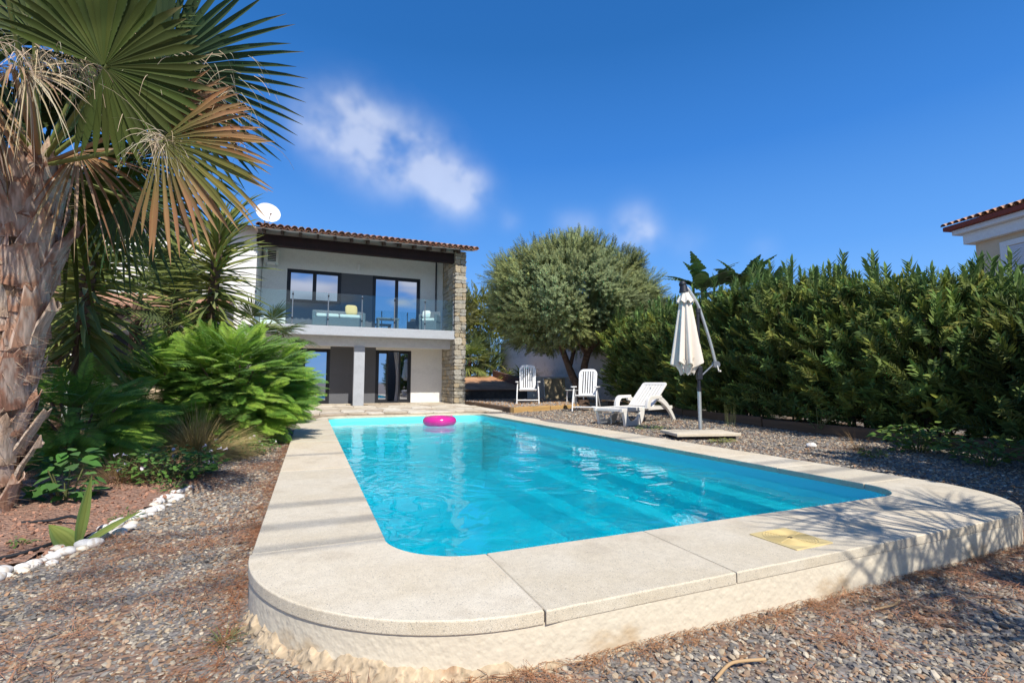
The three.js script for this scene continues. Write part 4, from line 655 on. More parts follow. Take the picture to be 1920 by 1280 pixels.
// ------------------------------------------------------------------ cantilever umbrella, folded
{
  const px = 5.90, pz = -6.17, g0 = gy(5.6, -5.9);
  const pl = thing('base_plate', 'cream stone slab weighing down the umbrella stand', 'slab', [5.52, g0 + 0.035, -5.80], -0.30); { const g = rb(0.98, 0.045, 0.62, 0.008); obj('slab', uvm(g.translate(0, 0.04, 0)), M.coping, pl); for (const [x, z] of [[-0.38, -0.2], [0.38, -0.2], [-0.38, 0.2], [0.38, 0.2]]) obj('support', rb(0.12, 0.08, 0.12, 0.01).translate(x, -0.02, z), M.darkMetal, pl); }
  const u = thing('cantilever_umbrella', 'closed cream cantilever umbrella on a grey curved-arm stand', 'umbrella', [px, g0, pz], -0.3945);   // local x lies across the view
  obj('pole', rod(V(0, -0.02, 0), V(0, 0.72, 0), 0.03), M.silver, u); obj('pole', rod(V(0, 0.72, 0), V(0.02, 2.02, 0), 0.027), M.darkMetal, u); obj('collar', rod(V(0, 0.70, 0), V(0, 0.78, 0), 0.036), M.darkMetal, u); obj('bracket', rb(0.09, 0.22, 0.08, 0.01).translate(0.01, 1.0, 0), M.darkMetal, u); obj('pole_cap', rb(0.07, 0.09, 0.07, 0.015).translate(0.025, 2.03, 0), M.darkMetal, u);
  obj('arm', tube([[-0.205, 2.47, 0], [-0.10, 2.36, 0], [0.03, 2.12, 0.0], [0.145, 1.75, 0], [0.225, 1.45, 0], [0.285, 1.17, 0]], 0.024, 40, 10), M.silver, u);
  obj('brace', rod(V(0.02, 0.93, 0), V(0.27, 1.16, 0), 0.015), M.steel, u);
  const cr = obj('crank_box', new THREE.CylinderGeometry(0.055, 0.055, 0.09, 18).rotateX(Math.PI / 2).translate(0.29, 1.14, 0), M.steel, u); obj('handle', merge([rod(V(0.29, 1.12, 0.05), V(0.31, 1.03, 0.06), 0.01), rod(V(0.31, 1.03, 0.06), V(0.31, 1.03, 0.12), 0.014)]), M.resinWarm, cr);
  obj('hub', new THREE.CylinderGeometry(0.055, 0.075, 0.12, 16).translate(-0.205, 2.40, 0), M.darkMetal, u); obj('finial', new THREE.SphereGeometry(0.06, 14, 10).translate(-0.22, 2.48, 0), M.darkMetal, u);
  // folded canopy: pleated cone hanging from the hub
  const cx = -0.185, n = 128, rows = 26, p = [], id = [], uv = [];
  for (let k = 0; k <= rows; k++) {
    const t = k / rows, y = mix(2.22, 1.16, t), R = mix(0.080, 0.220, Math.pow(t, 0.85));
    for (let i = 0; i <= n; i++) { const a = (i / n) * Math.PI * 2, f = Math.cos(a * 8 + 0.6 * Math.sin(a * 3)), r = R * (1 + (0.13 + 0.22 * t) * (f > 0 ? f : f * 1.5) * 0.8), sag = -0.03 * t * (1 - f) + 0.02 * Math.sin(a * 3 + 1) * t; p.push(cx + Math.cos(a) * r, y + sag, Math.sin(a) * r * 0.85); uv.push(i / n * 2, t * 1.2); if (i && k) { const q = (k - 1) * (n + 1) + i - 1; id.push(q, q + 1, q + n + 1, q + 1, q + n + 2, q + n + 1); } }
  }
  const cg = new THREE.BufferGeometry(); cg.setAttribute('position', new THREE.Float32BufferAttribute(p, 3)); cg.setAttribute('uv', new THREE.Float32BufferAttribute(uv, 2)); cg.setIndex(id); cg.computeVertexNormals();
  M.cloth.side = THREE.DoubleSide; obj('canopy', cg, M.cloth, u);
  const vp = [], vi = [], vu = []; for (let k = 0; k <= 5; k++) for (let i = 0; i <= 64; i++) { const t = k / 5, a = i / 64 * Math.PI * 2, f = Math.cos(a * 8), r = mix(0.05, 0.135, t) * (1 + 0.10 * f * t); vp.push(cx + Math.cos(a) * r, mix(2.36, 2.17, t) + 0.02 * f * t, Math.sin(a) * r); vu.push(i / 64, t * 0.2); if (i && k) { const q = (k - 1) * 65 + i - 1; vi.push(q, q + 1, q + 65, q + 1, q + 66, q + 65); } }
  const vg = new THREE.BufferGeometry(); vg.setAttribute('position', new THREE.Float32BufferAttribute(vp, 3)); vg.setAttribute('uv', new THREE.Float32BufferAttribute(vu, 2)); vg.setIndex(vi); vg.computeVertexNormals(); obj('vent', vg, M.cloth, u);
  // gathered hem with rib ends below
  const hp = [], hi = [], hu = []; for (let k = 0; k <= 6; k++) for (let i = 0; i <= 96; i++) { const t = k / 6, a = i / 96 * Math.PI * 2, f = Math.cos(a * 8 + 0.5), r = mix(0.195, 0.10, t) * (1 + 0.22 * f + 0.1 * Math.sin(a * 13 + t * 3)); hp.push(cx + Math.cos(a) * r, mix(1.22, 0.99, t) + 0.03 * Math.sin(a * 5 + 2), Math.sin(a) * r * 0.85); hu.push(i / 96, t * 0.3); if (i && k) { const q = (k - 1) * 97 + i - 1; hi.push(q, q + 1, q + 97, q + 1, q + 98, q + 97); } }
  const hg = new THREE.BufferGeometry(); hg.setAttribute('position', new THREE.Float32BufferAttribute(hp, 3)); hg.setAttribute('uv', new THREE.Float32BufferAttribute(hu, 2)); hg.setIndex(hi); hg.computeVertexNormals(); obj('hem', hg, M.cloth, u);
  for (let k = 0; k < 8; k++) { const a = k / 8 * Math.PI * 2; obj('rib', rod(V(cx + Math.cos(a) * 0.05, 2.3, Math.sin(a) * 0.05), V(cx + Math.cos(a) * 0.15, 1.05, Math.sin(a) * 0.13), 0.008), M.steel, u); }
}

// ------------------------------------------------------------------ pink float in the pool
{
  const f = thing('float_ring', 'shiny pink inflatable swim ring floating on the pool', 'swim ring', [2.76, WATER_Y, -10.95], 0.4);
  const g = new THREE.TorusGeometry(0.275, 0.108, 22, 64); { const p = g.attributes.position; for (let i = 0; i < p.count; i++) { const a = Math.atan2(p.getY(i), p.getX(i)), d = Math.hypot(p.getX(i), p.getY(i)), k = 1 + 0.006 * Math.sin(a * 22) * sstep(0.28, 0.2, d); p.setXY(i, p.getX(i) * k, p.getY(i) * k); } g.computeVertexNormals(); }
  g.rotateX(Math.PI / 2); obj('tube', g.translate(0, 0.078, 0), phy({ color: C(0.78, 0.035, 0.36), roughness: 0.16, transmission: 0.25, thickness: 0, clearcoat: 0.6, clearcoatRoughness: 0.1, side: THREE.DoubleSide }), f);
  obj('seam', new THREE.TorusGeometry(0.383, 0.004, 6, 64).rotateX(Math.PI / 2).translate(0, 0.078, 0), phy({ color: C(0.7, 0.02, 0.3), roughness: 0.3 }), f);
  obj('valve', new THREE.CylinderGeometry(0.012, 0.014, 0.03, 12).translate(0.26, 0.19, 0.1), phy({ color: C(0.8, 0.15, 0.45), roughness: 0.3 }), f);
}

// ------------------------------------------------------------------ neighbouring house beyond the hedge
{
  const h = thing('neighbour_house', 'cream house corner with red tiled eaves above the hedge', 'house', [21.15, -0.62, -8.95], 0);
  h.rotation.y = -0.255;   // its near wall runs towards +z
  const N = new THREE.Group(); void N;
  obj('wall', box(0, 9, -0.5, 6.55, 0, 12, 0.01), M.cream, h);
  obj('cornice', merge([box(-0.22, 9.2, 6.25, 6.62, -0.22, 12.2, 0.02), box(-0.42, 9.4, 6.62, 6.80, -0.42, 12.4, 0.03)]), M.white, h);
  obj('gutter_board', box(-0.58, 9.6, 6.802, 6.95, -0.58, 12.6, 0.02), std({ color: C(0.24, 0.05, 0.03), roughness: 0.8 }), h);
  const cov = new THREE.CylinderGeometry(0.10, 0.09, 0.5, 12, 1, true, -Math.PI / 2, Math.PI); cov.rotateX(-Math.PI / 2); const tg = uvm(cov); tg.rotateY(-Math.PI / 2);
  const roof = new THREE.Group(); roof.name = 'roof'; h.add(roof);
  const s = new THREE.Shape([[0, 0], [5.1, 1.45], [10.2, 0]].map((q) => new THREE.Vector2(...q))), rg = new THREE.ExtrudeGeometry(s, { depth: 13.1, bevelEnabled: false }); obj('deck', uvm(rg.translate(-0.58, 6.951, -0.55)), M.tile[2], roof);
  const R = rng(3); for (let k = 0; k < 58; k++) { const m = new THREE.Mesh(tg, [M.tile[1], M.tile[3]][Math.floor(R() * 2)]); m.name = 'roof_tile'; m.rotation.z = 0.277; m.position.set(-0.40, 7.04, -0.5 + k * 0.222); m.castShadow = m.receiveShadow = true; roof.add(m); }
  const rest = []; for (let r = 1; r < 11; r++) for (let k = 0; k < 58; k++) rest.push(place(V(-0.40 + r * 0.44, 7.05 + r * 0.125, -0.5 + k * 0.222), eul(0, 0, 0.277), 1)); copies('tile_field', tg, M.tile[1], rest, roof);
  const w = new THREE.Group(); w.name = 'window'; h.add(w); const wm = std({ color: C(0.62, 0.63, 0.66), roughness: 0.7 });
  obj('surround', merge([box(-0.05, 0.05, 4.2, 6.05, 0.75, 0.95), box(-0.05, 0.05, 4.2, 6.05, 3.55, 3.75), box(-0.05, 0.05, 5.88, 6.055, 0.951, 3.549)]), M.white, w);
  for (let i = 0; i < 22; i++) obj('shutter_slat', box(-0.02, 0.012, 4.28 + i * 0.072, 4.28 + i * 0.072 + 0.068, 0.951, 3.549, 0.006), wm, w);
}

// ------------------------------------------------------------------ gravel, needles, garden bed, stones
const BED = [[-2.9, -1.6], [-1.85, -2.75], [-1.47, -3.38], [-1.2, -4.05], [-1.02, -4.95], [-0.92, -6.3], [-0.62, -7.2], [-0.27, -7.75], [-0.27, -12.6], [-9, -12.6], [-9, -1.6]];
const inside = (x, z, poly) => { let c = false; for (let i = 0, j = poly.length - 1; i < poly.length; j = i++) { const [a, b] = poly[i], [d, e] = poly[j]; if (b > z !== e > z && x < ((d - a) * (z - b)) / (e - b) + a) c = !c; } return c; };
const bedY = (x, z) => gy(x, z) + 0.012 + 0.05 * sstep(0, 0.8, -1.2 - x) + (fbm(x * 6, z * 6, 3) - 0.5) * 0.03;
{
  const p = [], uv = [], id = [], nx = 120, nz = 150, ok = [];
  for (let j = 0; j <= nz; j++) for (let i = 0; i <= nx; i++) { const x = mix(-8, -0.26, i / nx), z = mix(-12.5, -1.7, j / nz); p.push(x, bedY(x, z), z); uv.push(x, z); ok.push(inside(x, z, BED)); }
  for (let j = 0; j < nz; j++) for (let i = 0; i < nx; i++) { const a = j * (nx + 1) + i, b = a + 1, c = a + nx + 1, d = c + 1; if (ok[a] && ok[b] && ok[c] && ok[d]) id.push(a, c, b, b, c, d); }
  const g = new THREE.BufferGeometry(); g.setAttribute('position', new THREE.Float32BufferAttribute(p, 3)); g.setAttribute('uv', new THREE.Float32BufferAttribute(uv, 2)); g.setIndex(id); g.computeVertexNormals();
  struct('garden_bed', g, M.soil).userData.label = 'red-brown mulched garden bed under the palms';
}
const chipG = [1, 2, 3].map((s) => { const g = new THREE.IcosahedronGeometry(0.5, 0).toNonIndexed(), p = g.attributes.position; for (let i = 0; i < p.count; i++) { const x = p.getX(i), y = p.getY(i), z = p.getZ(i), k = 0.72 + 0.6 * hash(Math.round(x * 50) + s * 77, Math.round(y * 50), Math.round(z * 50)); p.setXYZ(i, x * k * 1.1, y * k * 0.5, z * k * 0.85); } g.computeVertexNormals(); return g; });
const stoneM = std({ color: C(1, 1, 1), roughness: 0.92 });
{
  const R = rng(11), lists = [[], [], []], cols = [[], [], []], pal = [[0.22, 0.205, 0.19], [0.30, 0.275, 0.24], [0.37, 0.32, 0.255], [0.45, 0.36, 0.25], [0.56, 0.49, 0.38], [0.36, 0.22, 0.13], [0.14, 0.13, 0.125], [0.41, 0.29, 0.195]];
  const OUT = (x, z) => { const d = Math.hypot(x - 0.81, z + 2.69); if (x > -0.26 && x < 4.85 && z < -1.63 && z > -13) return !(x < 0.81 && z > -2.69 && d > 1.07) && !(x > 3.97 && z > -2.49 && Math.hypot(x - 3.97, z + 2.49) > 0.9); return false; };
  const put = (x, z, s) => {
    const k = Math.floor(R() * 3), y = gy(x, z); lists[k].push(place(V(x, y + s * (0.02 + R() * 0.22), z), eul((R() - 0.5) * 1.1, R() * 6.28, (R() - 0.5) * 1.1), V(s * (0.8 + R() * 0.6), s * (0.8 + R() * 0.5), s)));
    const c = pal[Math.floor(R() * 8)], b = 0.6 + 0.48 * R(); cols[k].push(C(c[0] * b, c[1] * b, c[2] * b));
  };
  const fill = (x0, x1, z0, z1, n, s0, s1, ok = () => true) => { for (let i = 0; i < n; i++) { const x = mix(x0, x1, R()), z = mix(z0, z1, R()); if (!OUT(x, z) && ok(x, z)) put(x, z, mix(s0, s1, R() * R())); } };
  const notBed = (x, z) => !inside(x, z, BED);
  fill(-0.9, 5.6, -1.66, -0.6, 27000, 0.010, 0.034);
  fill(-2.6, 0.9, -3.6, -0.9, 32000, 0.010, 0.030, notBed);
  fill(-1.6, -0.2, -8, -3.6, 16000, 0.013, 0.036, notBed);
  fill(4.8, 7.4, -6.5, -1.2, 16000, 0.016, 0.045);
  fill(4.8, 8.3, -12.9, -6.5, 12000, 0.022, 0.055);
  lists.forEach((l, k) => copies('gravel', chipG[k], stoneM, l, scene, cols[k]).userData.label = 'loose grey and tan angular gravel around the pool');
  // gravel on the terrace
  const tl = [], tc = []; for (let i = 0; i < 4500; i++) { const x = mix(5.2, 10.5, R()), z = mix(-18.2, -12.2, R()); if (z > -12.05 - (x - 5.06) * 0.38) continue; tl.push(place(V(x, TER - 0.012, z), eul(R(), R() * 6, R()), 0.03 + R() * 0.05)); const w = R() < 0.45, b = 0.7 + 0.5 * R(); tc.push(w ? C(0.40 * b, 0.24 * b, 0.12 * b) : C(0.32 * b, 0.29 * b, 0.26 * b)); }
  copies('terrace_gravel', chipG[0], stoneM, tl, scene, tc).userData.label = 'gravel mixed with rusty bark chips on the terrace';
  // bark chips and small clods on the bed
  const bl = [], bc = []; for (let i = 0; i < 9000; i++) { const x = mix(-3.4, -0.3, R()), z = mix(-7.6, -1.8, R()); if (!inside(x, z, BED)) continue; const s = 0.010 + R() * R() * 0.028, b = 0.6 + 0.7 * R(); bl.push(place(V(x, bedY(x, z) + s * 0.2, z), eul(R() * 3, R() * 6, R() * 3), s)); bc.push(C(0.36 * b, 0.19 * b, 0.125 * b)); }
  copies('mulch', chipG[1], stoneM, bl, scene, bc).userData.label = 'crumbly red-brown mulch in the garden bed';
  // fallen pine needles
  const nb = new Blades(); for (let i = 0; i < 7; i++) { const a = R() * 6.28; nb.blade(V((R() - 0.5) * 0.05, 0.002 + R() * 0.012, (R() - 0.5) * 0.05), V(Math.cos(a), (R() - 0.4) * 0.2, Math.sin(a)), V(0, 1, 0), 0.06 + R() * 0.06, 0.00085, { seg: 2, fold: 0.3, droop: 0.15, shape: (t) => 1 - t * 0.5, curl: (R() - 0.5) * 0.6 }); }
  const ng = nb.geo(), nl = [], nc = [];
  const drop = (x0, x1, z0, z1, n, th) => { for (let i = 0; i < n; i++) { const x = mix(x0, x1, R()), z = mix(z0, z1, R()); if (OUT(x, z) || inside(x, z, BED)) continue; const m = fbm(x * 2.2 + 5, z * 2.2 + 3, 4); if (m < th + (R() - 0.5) * 0.16) continue; nl.push(place(V(x, gy(x, z) + 0.008 + R() * 0.012, z), eul((R() - 0.5) * 0.3, R() * 6.28, (R() - 0.5) * 0.3), 0.8 + R() * 0.7)); const b = 0.6 + R() * 0.7; nc.push(C(0.38 * b, 0.185 * b, 0.10 * b)); } };
  drop(-2.4, 0.9, -3.6, -1.0, 2500, 0.54); drop(-1.4, -0.2, -8, -3.4, 1800, 0.51); drop(0.2, 5.4, -1.64, -0.7, 1500, 0.55);
  for (let i = 0; i < 420; i++) { const z = mix(-7.5, -1.8, R()); const x = -0.25 - R() * R() * 0.22; nl.push(place(V(x, gy(x, z) + 0.012, z), eul(0, R() * 6, 0), 1)); nc.push(C(0.34, 0.14, 0.06)); }
  for (let i = 0; i < 260; i++) { const x = mix(0.2, 4.6, R()), z = -1.64 + R() * R() * 0.12; nl.push(place(V(x, gy(x, z) + 0.012, z), eul(0, R() * 6, 0), 1)); nc.push(C(0.34, 0.16, 0.07)); }
  copies('pine_needles', ng, phy({ vertexColors: true, color: C(1, 1, 1), roughness: 0.9, side: THREE.DoubleSide }), nl, scene, nc).userData.label = 'rust-brown fallen pine needles lying over the gravel';
}
{
  // row of white stones: individuals
  const R = rng(21), sh = Array.from({ length: 5 }, (_, s) => { let g = new THREE.IcosahedronGeometry(0.5, 3); const p = g.attributes.position; for (let i = 0; i < p.count; i++) { const x = p.getX(i), y = p.getY(i), z = p.getZ(i), k = 0.8 + 0.42 * fbm3(x * 2.4 + s * 7, y * 2.4, z * 2.4, 3); p.setXYZ(i, x * k, y * k * 0.62, z * k * 0.85); } g.deleteAttribute('normal'); g.deleteAttribute('uv'); g = mergeVertices(g, 1e-4); { const q = g.attributes.position, uv = new Float32Array(q.count * 2); for (let i = 0; i < q.count; i++) { uv[i * 2] = q.getX(i) + q.getY(i) * 0.5; uv[i * 2 + 1] = q.getZ(i) + q.getY(i) * 0.7; } g.setAttribute('uv', new THREE.BufferAttribute(uv, 2)); } g.computeVertexNormals(); return g; });
  const mats = [[0.78, 0.755, 0.71], [0.68, 0.66, 0.63], [0.74, 0.67, 0.55]].map((c) => std({ map: tex(128, (u, v) => tint(mix3(c, [0.42, 0.32, 0.22], sstep(0.55, 0.75, fbm(u * 4, v * 4, 4, 4)) * 0.6), 0.88 + 0.2 * fbm(u * 16, v * 16, 3, 16))), roughness: 0.9 }));
  const line = [[-2.05, -2.45], [-1.62, -3.05], [-1.44, -3.40], [-1.30, -3.72], [-1.17, -4.08], [-1.09, -4.5], [-1.02, -4.95], [-0.97, -5.25]];
  const cv = new THREE.CatmullRomCurve3(line.map(([x, z]) => V(x, 0, z)));
  for (let i = 0; i < 84; i++) {
    const t = (i + R() * 0.6) / 84, q = cv.getPointAt(Math.min(1, t)), s = mix(0.115, 0.070, t) * (0.55 + R() * 0.7), off = (R() - 0.5) * 0.15 * (t > 0.93 ? 0.3 : 1), x = q.x + off, z = q.z + off * 0.55;
    const m = obj('white_stone', sh[Math.floor(R() * 5)], mats[R() < 0.6 ? 0 : R() < 0.6 ? 1 : 2]); m.position.set(x, gy(x, z) + s * 0.10, z); m.scale.setScalar(s); m.rotation.set((R() - 0.5) * 0.5, R() * 6.28, (R() - 0.5) * 0.5);
    const big = s > 0.088, mi = mats.indexOf(m.material); tag(m, `${big ? 'large' : 'small'} ${['bright white', 'greyish white', 'cream-tinted'][mi]} rounded stone in the row edging the garden bed`, 'stone', `${big ? 'large' : 'small'} ${['bright white', 'greyish white', 'cream-tinted'][mi]} edging stones`);
  }
  const hp = [[-2.4, -2.85], [-1.75, -3.45], [-1.56, -3.62], [-1.46, -3.72], [-1.385, -3.86]].map(([x, z]) => V(x, bedY(x, z) + 0.012, z));
  const hose = obj('irrigation_hose', tube([...hp, V(-1.335, bedY(-1.33, -3.98) + 0.03, -3.98), V(-1.36, bedY(-1.36, -4.12) + 0.055, -4.12), V(-1.46, bedY(-1.46, -4.22) + 0.06, -4.22), V(-1.58, bedY(-1.58, -4.26) + 0.025, -4.27), V(-1.75, bedY(-1.75, -4.3) + 0.0, -4.3)], 0.0105, 90, 8), std({ color: C(0.02, 0.021, 0.024), roughness: 0.6 })); tag(hose, 'black irrigation hose curving through the garden bed', 'hose');
  // dry twigs and strips of bark on the gravel before the pool
  const tw = [[[1.30, -1.33], [1.42, -1.37], [1.56, -1.35], 0.006, 'curved tan twig on the gravel below the skimmer cover'], [[1.02, -1.30], [1.05, -1.38], [1.07, -1.44], 0.006, 'short tan bark strip lying on gravel beside the pool plinth'], [[0.90, -1.15], [0.96, -1.13], [1.08, -1.11], 0.007, 'pale pinkish bark strip lying flat on the gravel'], [[-0.35, -2.0], [-0.28, -1.93], [-0.15, -1.88], 0.006, 'thin dark twig on gravel near the crumbling footing'], [[2.35, -1.45], [2.45, -1.43], [2.56, -1.46], 0.005, 'thin dry stick in the dappled shade on the gravel']];
  for (const [a, b, c, r, label] of tw) { const m = obj('twig', tube([a, b, c].map(([x, z], i) => V(x, gy(x, z) + 0.022 + (i === 1 ? 0.008 : 0), z)), r, 14, 6), std({ color: label.includes('dark') ? C(0.13, 0.075, 0.045) : C(0.47, 0.31, 0.16), roughness: 0.9 })); m.scale.y = 1; tag(m, label, 'twig', 'twigs on the gravel'); }
  const ws = obj('pale_rock', sh[1], mats[0]); ws.position.set(6.0, gy(6, -4.35) + 0.03, -4.35); ws.scale.setScalar(0.13); tag(ws, 'single pale rock on gravel near the hedge board', 'rock');
}

// ------------------------------------------------------------------ leaves
const jitter = (c, R, a = 0.25) => { const k = 1 + (R() - 0.5) * a * 2; return [c[0] * k * (1 + (R() - 0.5) * a), c[1] * k, c[2] * k * (1 + (R() - 0.5) * a)]; };
function fanLeaf(seed, R0, o = {}) {   // fan in the xy plane, axis +y, hub at the origin
  const { n = 38, spread = 4.6, split = 0.55, col = [0.07, 0.12, 0.03], tipCol = null, tipFrom = 0.8, droop = 0.1, grav = V(0, 0, -1), wave = 0.05, hubCol = null, shrink = 0.25, colFn = null, cut = 0 } = o;
  const R = rng(seed), b = new Blades(), da = spread / n, Z = V(0, 0, 1);
  for (let k = 0; k < n; k++) {
    if (R() < cut) continue;
    const a = -spread / 2 + (k + 0.5) * da, L = R0 * (1 - shrink * Math.pow(Math.abs(a) / (spread / 2), 2)) * (0.92 + R() * 0.14), sp = split * R0 * (0.9 + 0.1 * Math.cos(a)), dr = droop * (0.5 + R() * 1.1), off = (R() - 0.5) * wave, base = colFn ? colFn(a, R) : jitter(col, R, 0.22);
    const rs = [0.02 * R0, sp * 0.5, sp, mix(sp, L, 0.35), mix(sp, L, 0.7), L], pts = [], wid = [], cs = [], sw = (R() - 0.5) * 0.10;
    rs.forEach((r, i) => {
      const t = r / R0, aa = a + (i > 2 ? sw * (i - 2) / 3 : 0); const q = V(Math.sin(aa) * r, Math.cos(aa) * r, off * t * R0 + 0.04 * R0 * Math.sin(a * 1.3) * t); q.addScaledVector(grav, dr * R0 * Math.pow(t, 2.6)); pts.push(q);
      wid.push(i < 3 ? r * Math.tan(da / 2) * 1.02 : sp * Math.tan(da / 2) * [0, 0, 0, 0.82, 0.5, 0.04][i]);
      let c = base; if (hubCol) c = mix3(hubCol, c, sstep(0.1, 0.7, t)); if (tipCol) c = mix3(c, tipCol, sstep(tipFrom, tipFrom + 0.18, t)); cs.push(c);
    });
    b.strip(pts, wid, V(Math.cos(a), -Math.sin(a), 0), Z, k % 2 ? 0.75 : 0.45, cs);
  }
  return b.geo();
}
function swordLeaf(seed, len, w, col, droop = 0.25, o = {}) { const R = rng(seed), b = new Blades(); b.blade(V(0, 0, 0), V(0, 1, 0), V(0, 0, 1), len, w, { seg: 6, fold: 0.62, shape: (t) => (t < 0.12 ? 0.75 + t * 2 : 1) * Math.pow(1 - t, 0.55) + 0.01, col: jitter(col, R, 0.1), curl: -droop, ...o }); return b.geo(); }
const petioleG = (a, b, r0, r1, sag = 0.1) => tube([a, a.clone().lerp(b, 0.5).add(V(0, sag, 0)), b], (r0 + r1) / 2, 12, 6);

// fan palm with booted trunk, close by
const fanMats = { green: M.foliage, dry: M.dry };
{
  const P = thing('fan_palm', 'big fan palm with thick booted trunk and half-dry fan leaves', 'palm tree', [-2.17, -0.22, -4.66]);
  const top = V(0.30, 2.58, 0.33), axisAt = (t) => V(0, 0, 0).lerp(top, t).add(V(0.02 * Math.sin(t * 3), 0, 0));
  const g = new THREE.CylinderGeometry(0.175, 0.185, 2.6, 28, 24); { const p = g.attributes.position; for (let i = 0; i < p.count; i++) { const t = clamp(p.getY(i) / 2.6 + 0.5), c = axisAt(t), a = Math.atan2(p.getZ(i), p.getX(i)), k = 1 + (fbm(a * 5 + 9, t * 30, 3) - 0.5) * 0.18 + 0.12 * sstep(0.16, 0, t); p.setXYZ(i, p.getX(i) * k + c.x, t * 2.6, p.getZ(i) * k + c.z); } g.computeVertexNormals(); }
  const fib = std({ map: tex(512, (u, v) => { const n = fbm(u * 44 + v * 5, v * 7, 4, 0), m = fbm(u * 8, v * 8, 3, 8); return mix3([0.13, 0.075, 0.045], [0.38, 0.26, 0.17], clamp(n * 1.5 - 0.25) * (0.6 + 0.6 * m)); }, { rep: 2, repY: 3 }), bumpMap: tex(256, (u, v) => [fbm(u * 40 + v * 5, v * 6, 3)], { srgb: false, rep: 2, repY: 3 }), bumpScale: 0.015, roughness: 1 });
  const trunk = obj('trunk', g, fib, P);
  const bootMat = [[0.36, 0.19, 0.12], [0.42, 0.24, 0.155], [0.50, 0.40, 0.31], [0.29, 0.15, 0.10], [0.46, 0.33, 0.235]].map((c) => std({ map: tex(128, (u, v) => tint(mix3(c, [0.50, 0.44, 0.38], sstep(0.42, 0.66, fbm(u * 9, v * 3, 4, 9)) * 0.6), 0.35 + 1.2 * fbm(u * 40, v * 5, 4, 40)), { rep: 3 }), roughness: 0.95 }));
  const boots = Array.from({ length: 6 }, (_, s) => {
    const q = new THREE.BoxGeometry(1, 1, 1, 5, 5, 1), p = q.attributes.position, R = rng(s + 40), len = 0.27 + R() * 0.13, curl = 0.012 + R() * 0.05, tipw = 0.18 + R() * 0.5, sk = (R() - 0.5) * 0.10;
    for (let i = 0; i < p.count; i++) { const sx = p.getX(i) * 2, t = p.getY(i) + 0.5, f = p.getZ(i); const w = 0.118 * mix(1.0, tipw, Math.pow(t, 1.3)); const x = sx * w + sk * t * t, z = 0.008 + curl * t * t + 0.012 * t - 0.042 * sx * sx * (1 - 0.35 * t) + f * (0.020 - 0.013 * t) + (fbm(sx * 4 + s * 3, t * 5, 2) - 0.5) * 0.015; p.setXYZ(i, x, t * len + (t > 0.9 ? (fbm(sx * 9 + s * 5, 1, 3) - 0.5) * 0.26 : 0), z); }
    const q2 = uvm(q); const h = q2.clone(); h.deleteAttribute('normal'); return toCreasedNormals(mergeVertices(h, 1e-5), 0.7);
  });
  const R = rng(90);
  for (let r = 0; r < 15; r++) for (let k = 0; k < 7; k++) {
    const y = 0.0 + r * 0.168 + (R() - 0.5) * 0.08, a = ((k + (r % 2) * 0.5) / 7) * Math.PI * 2 + r * 0.12 + (R() - 0.5) * 0.14, t = y / 2.6, c = axisAt(t), rad = mix(0.185, 0.175, t) + 0.02 * sstep(0.14, 0, t);
    const m = new THREE.Mesh(boots[Math.floor(R() * 6)], bootMat[Math.floor(R() * (t > 0.75 ? 5 : 5))]); m.name = 'leaf_base'; m.position.set(c.x + Math.sin(a) * rad, y, c.z + Math.cos(a) * rad); m.rotation.set(0, a, 0); m.rotateX(0.01 + R() * R() * (t < 0.2 ? 0.12 : 0.28)); m.rotateZ((R() - 0.5) * 0.45); m.scale.setScalar(0.85 + R() * 0.35); m.castShadow = m.receiveShadow = true; trunk.add(m);
  }
  const hb = new Blades(); for (let i = 0; i < 2200; i++) { const a = R() * 6.28, y = R() * 2.55, c = axisAt(y / 2.6), o = V(c.x + Math.sin(a) * 0.205, y, c.z + Math.cos(a) * 0.205), d = V(Math.sin(a + (R() - 0.5) * 2), (R() - 0.4) * 1.4, Math.cos(a + (R() - 0.5) * 2)), col = R() < 0.5 ? [0.48, 0.36, 0.25] : [0.30, 0.19, 0.12]; hb.blade(o, d, V(Math.sin(a), 0.3, Math.cos(a)), 0.04 + R() * 0.08, 0.0014, { seg: 3, droop: (R() - 0.2) * 0.9, shape: (t) => 1 - t * 0.7, col }); }
  const hair = obj('fibres', hb.geo(), M.dry, P); hair.userData.kind = 'stuff';
  // leaves: hub in world coordinates, axis, normal
  const G = [0.060, 0.085, 0.008], Dk = [0.060, 0.088, 0.012], Bl = [0.045, 0.085, 0.028], tan = [0.36, 0.20, 0.085], br = [0.27, 0.13, 0.055], W2 = P.position;
  const rv = V(0.923, 0, 0.384), fw = V(0.384, 0, -0.923);
  const leaf = (hub, ax, nor, R0, seed, o, mat = M.foliage, from = null) => {
    const q = frameQ(ax, nor), grav = V(0, -1, 0).applyQuaternion(q.clone().invert()), m = obj('leaf', fanLeaf(seed, R0, { grav, ...o }), mat, P); m.quaternion.copy(q); m.position.copy(hub).sub(W2);
    const a = (from ?? V(-1.80, 2.33, -4.28)).clone().sub(hub).applyQuaternion(q.clone().invert()); obj('petiole', petioleG(a, V(0, 0.03, 0), 0.017, 0.012, 0), phy({ color: o.dead ? C(0.36, 0.22, 0.11) : C(0.17, 0.20, 0.05), roughness: 0.7 }), m); return m;
  };
  const A = (r, u, f) => rv.clone().multiplyScalar(r).add(V(0, u, 0)).addScaledVector(fw, f);   // right, up, away
  leaf(V(-1.21, 2.71, -3.48), A(0.75, 0.35, 0.1), A(-0.15, -0.45, -1), 0.60, 1, { n: 44, spread: 4.9, split: 0.72, col: G, tipCol: [0.38, 0.30, 0.12], tipFrom: 0.86, droop: 0.05, shrink: 0.12 });
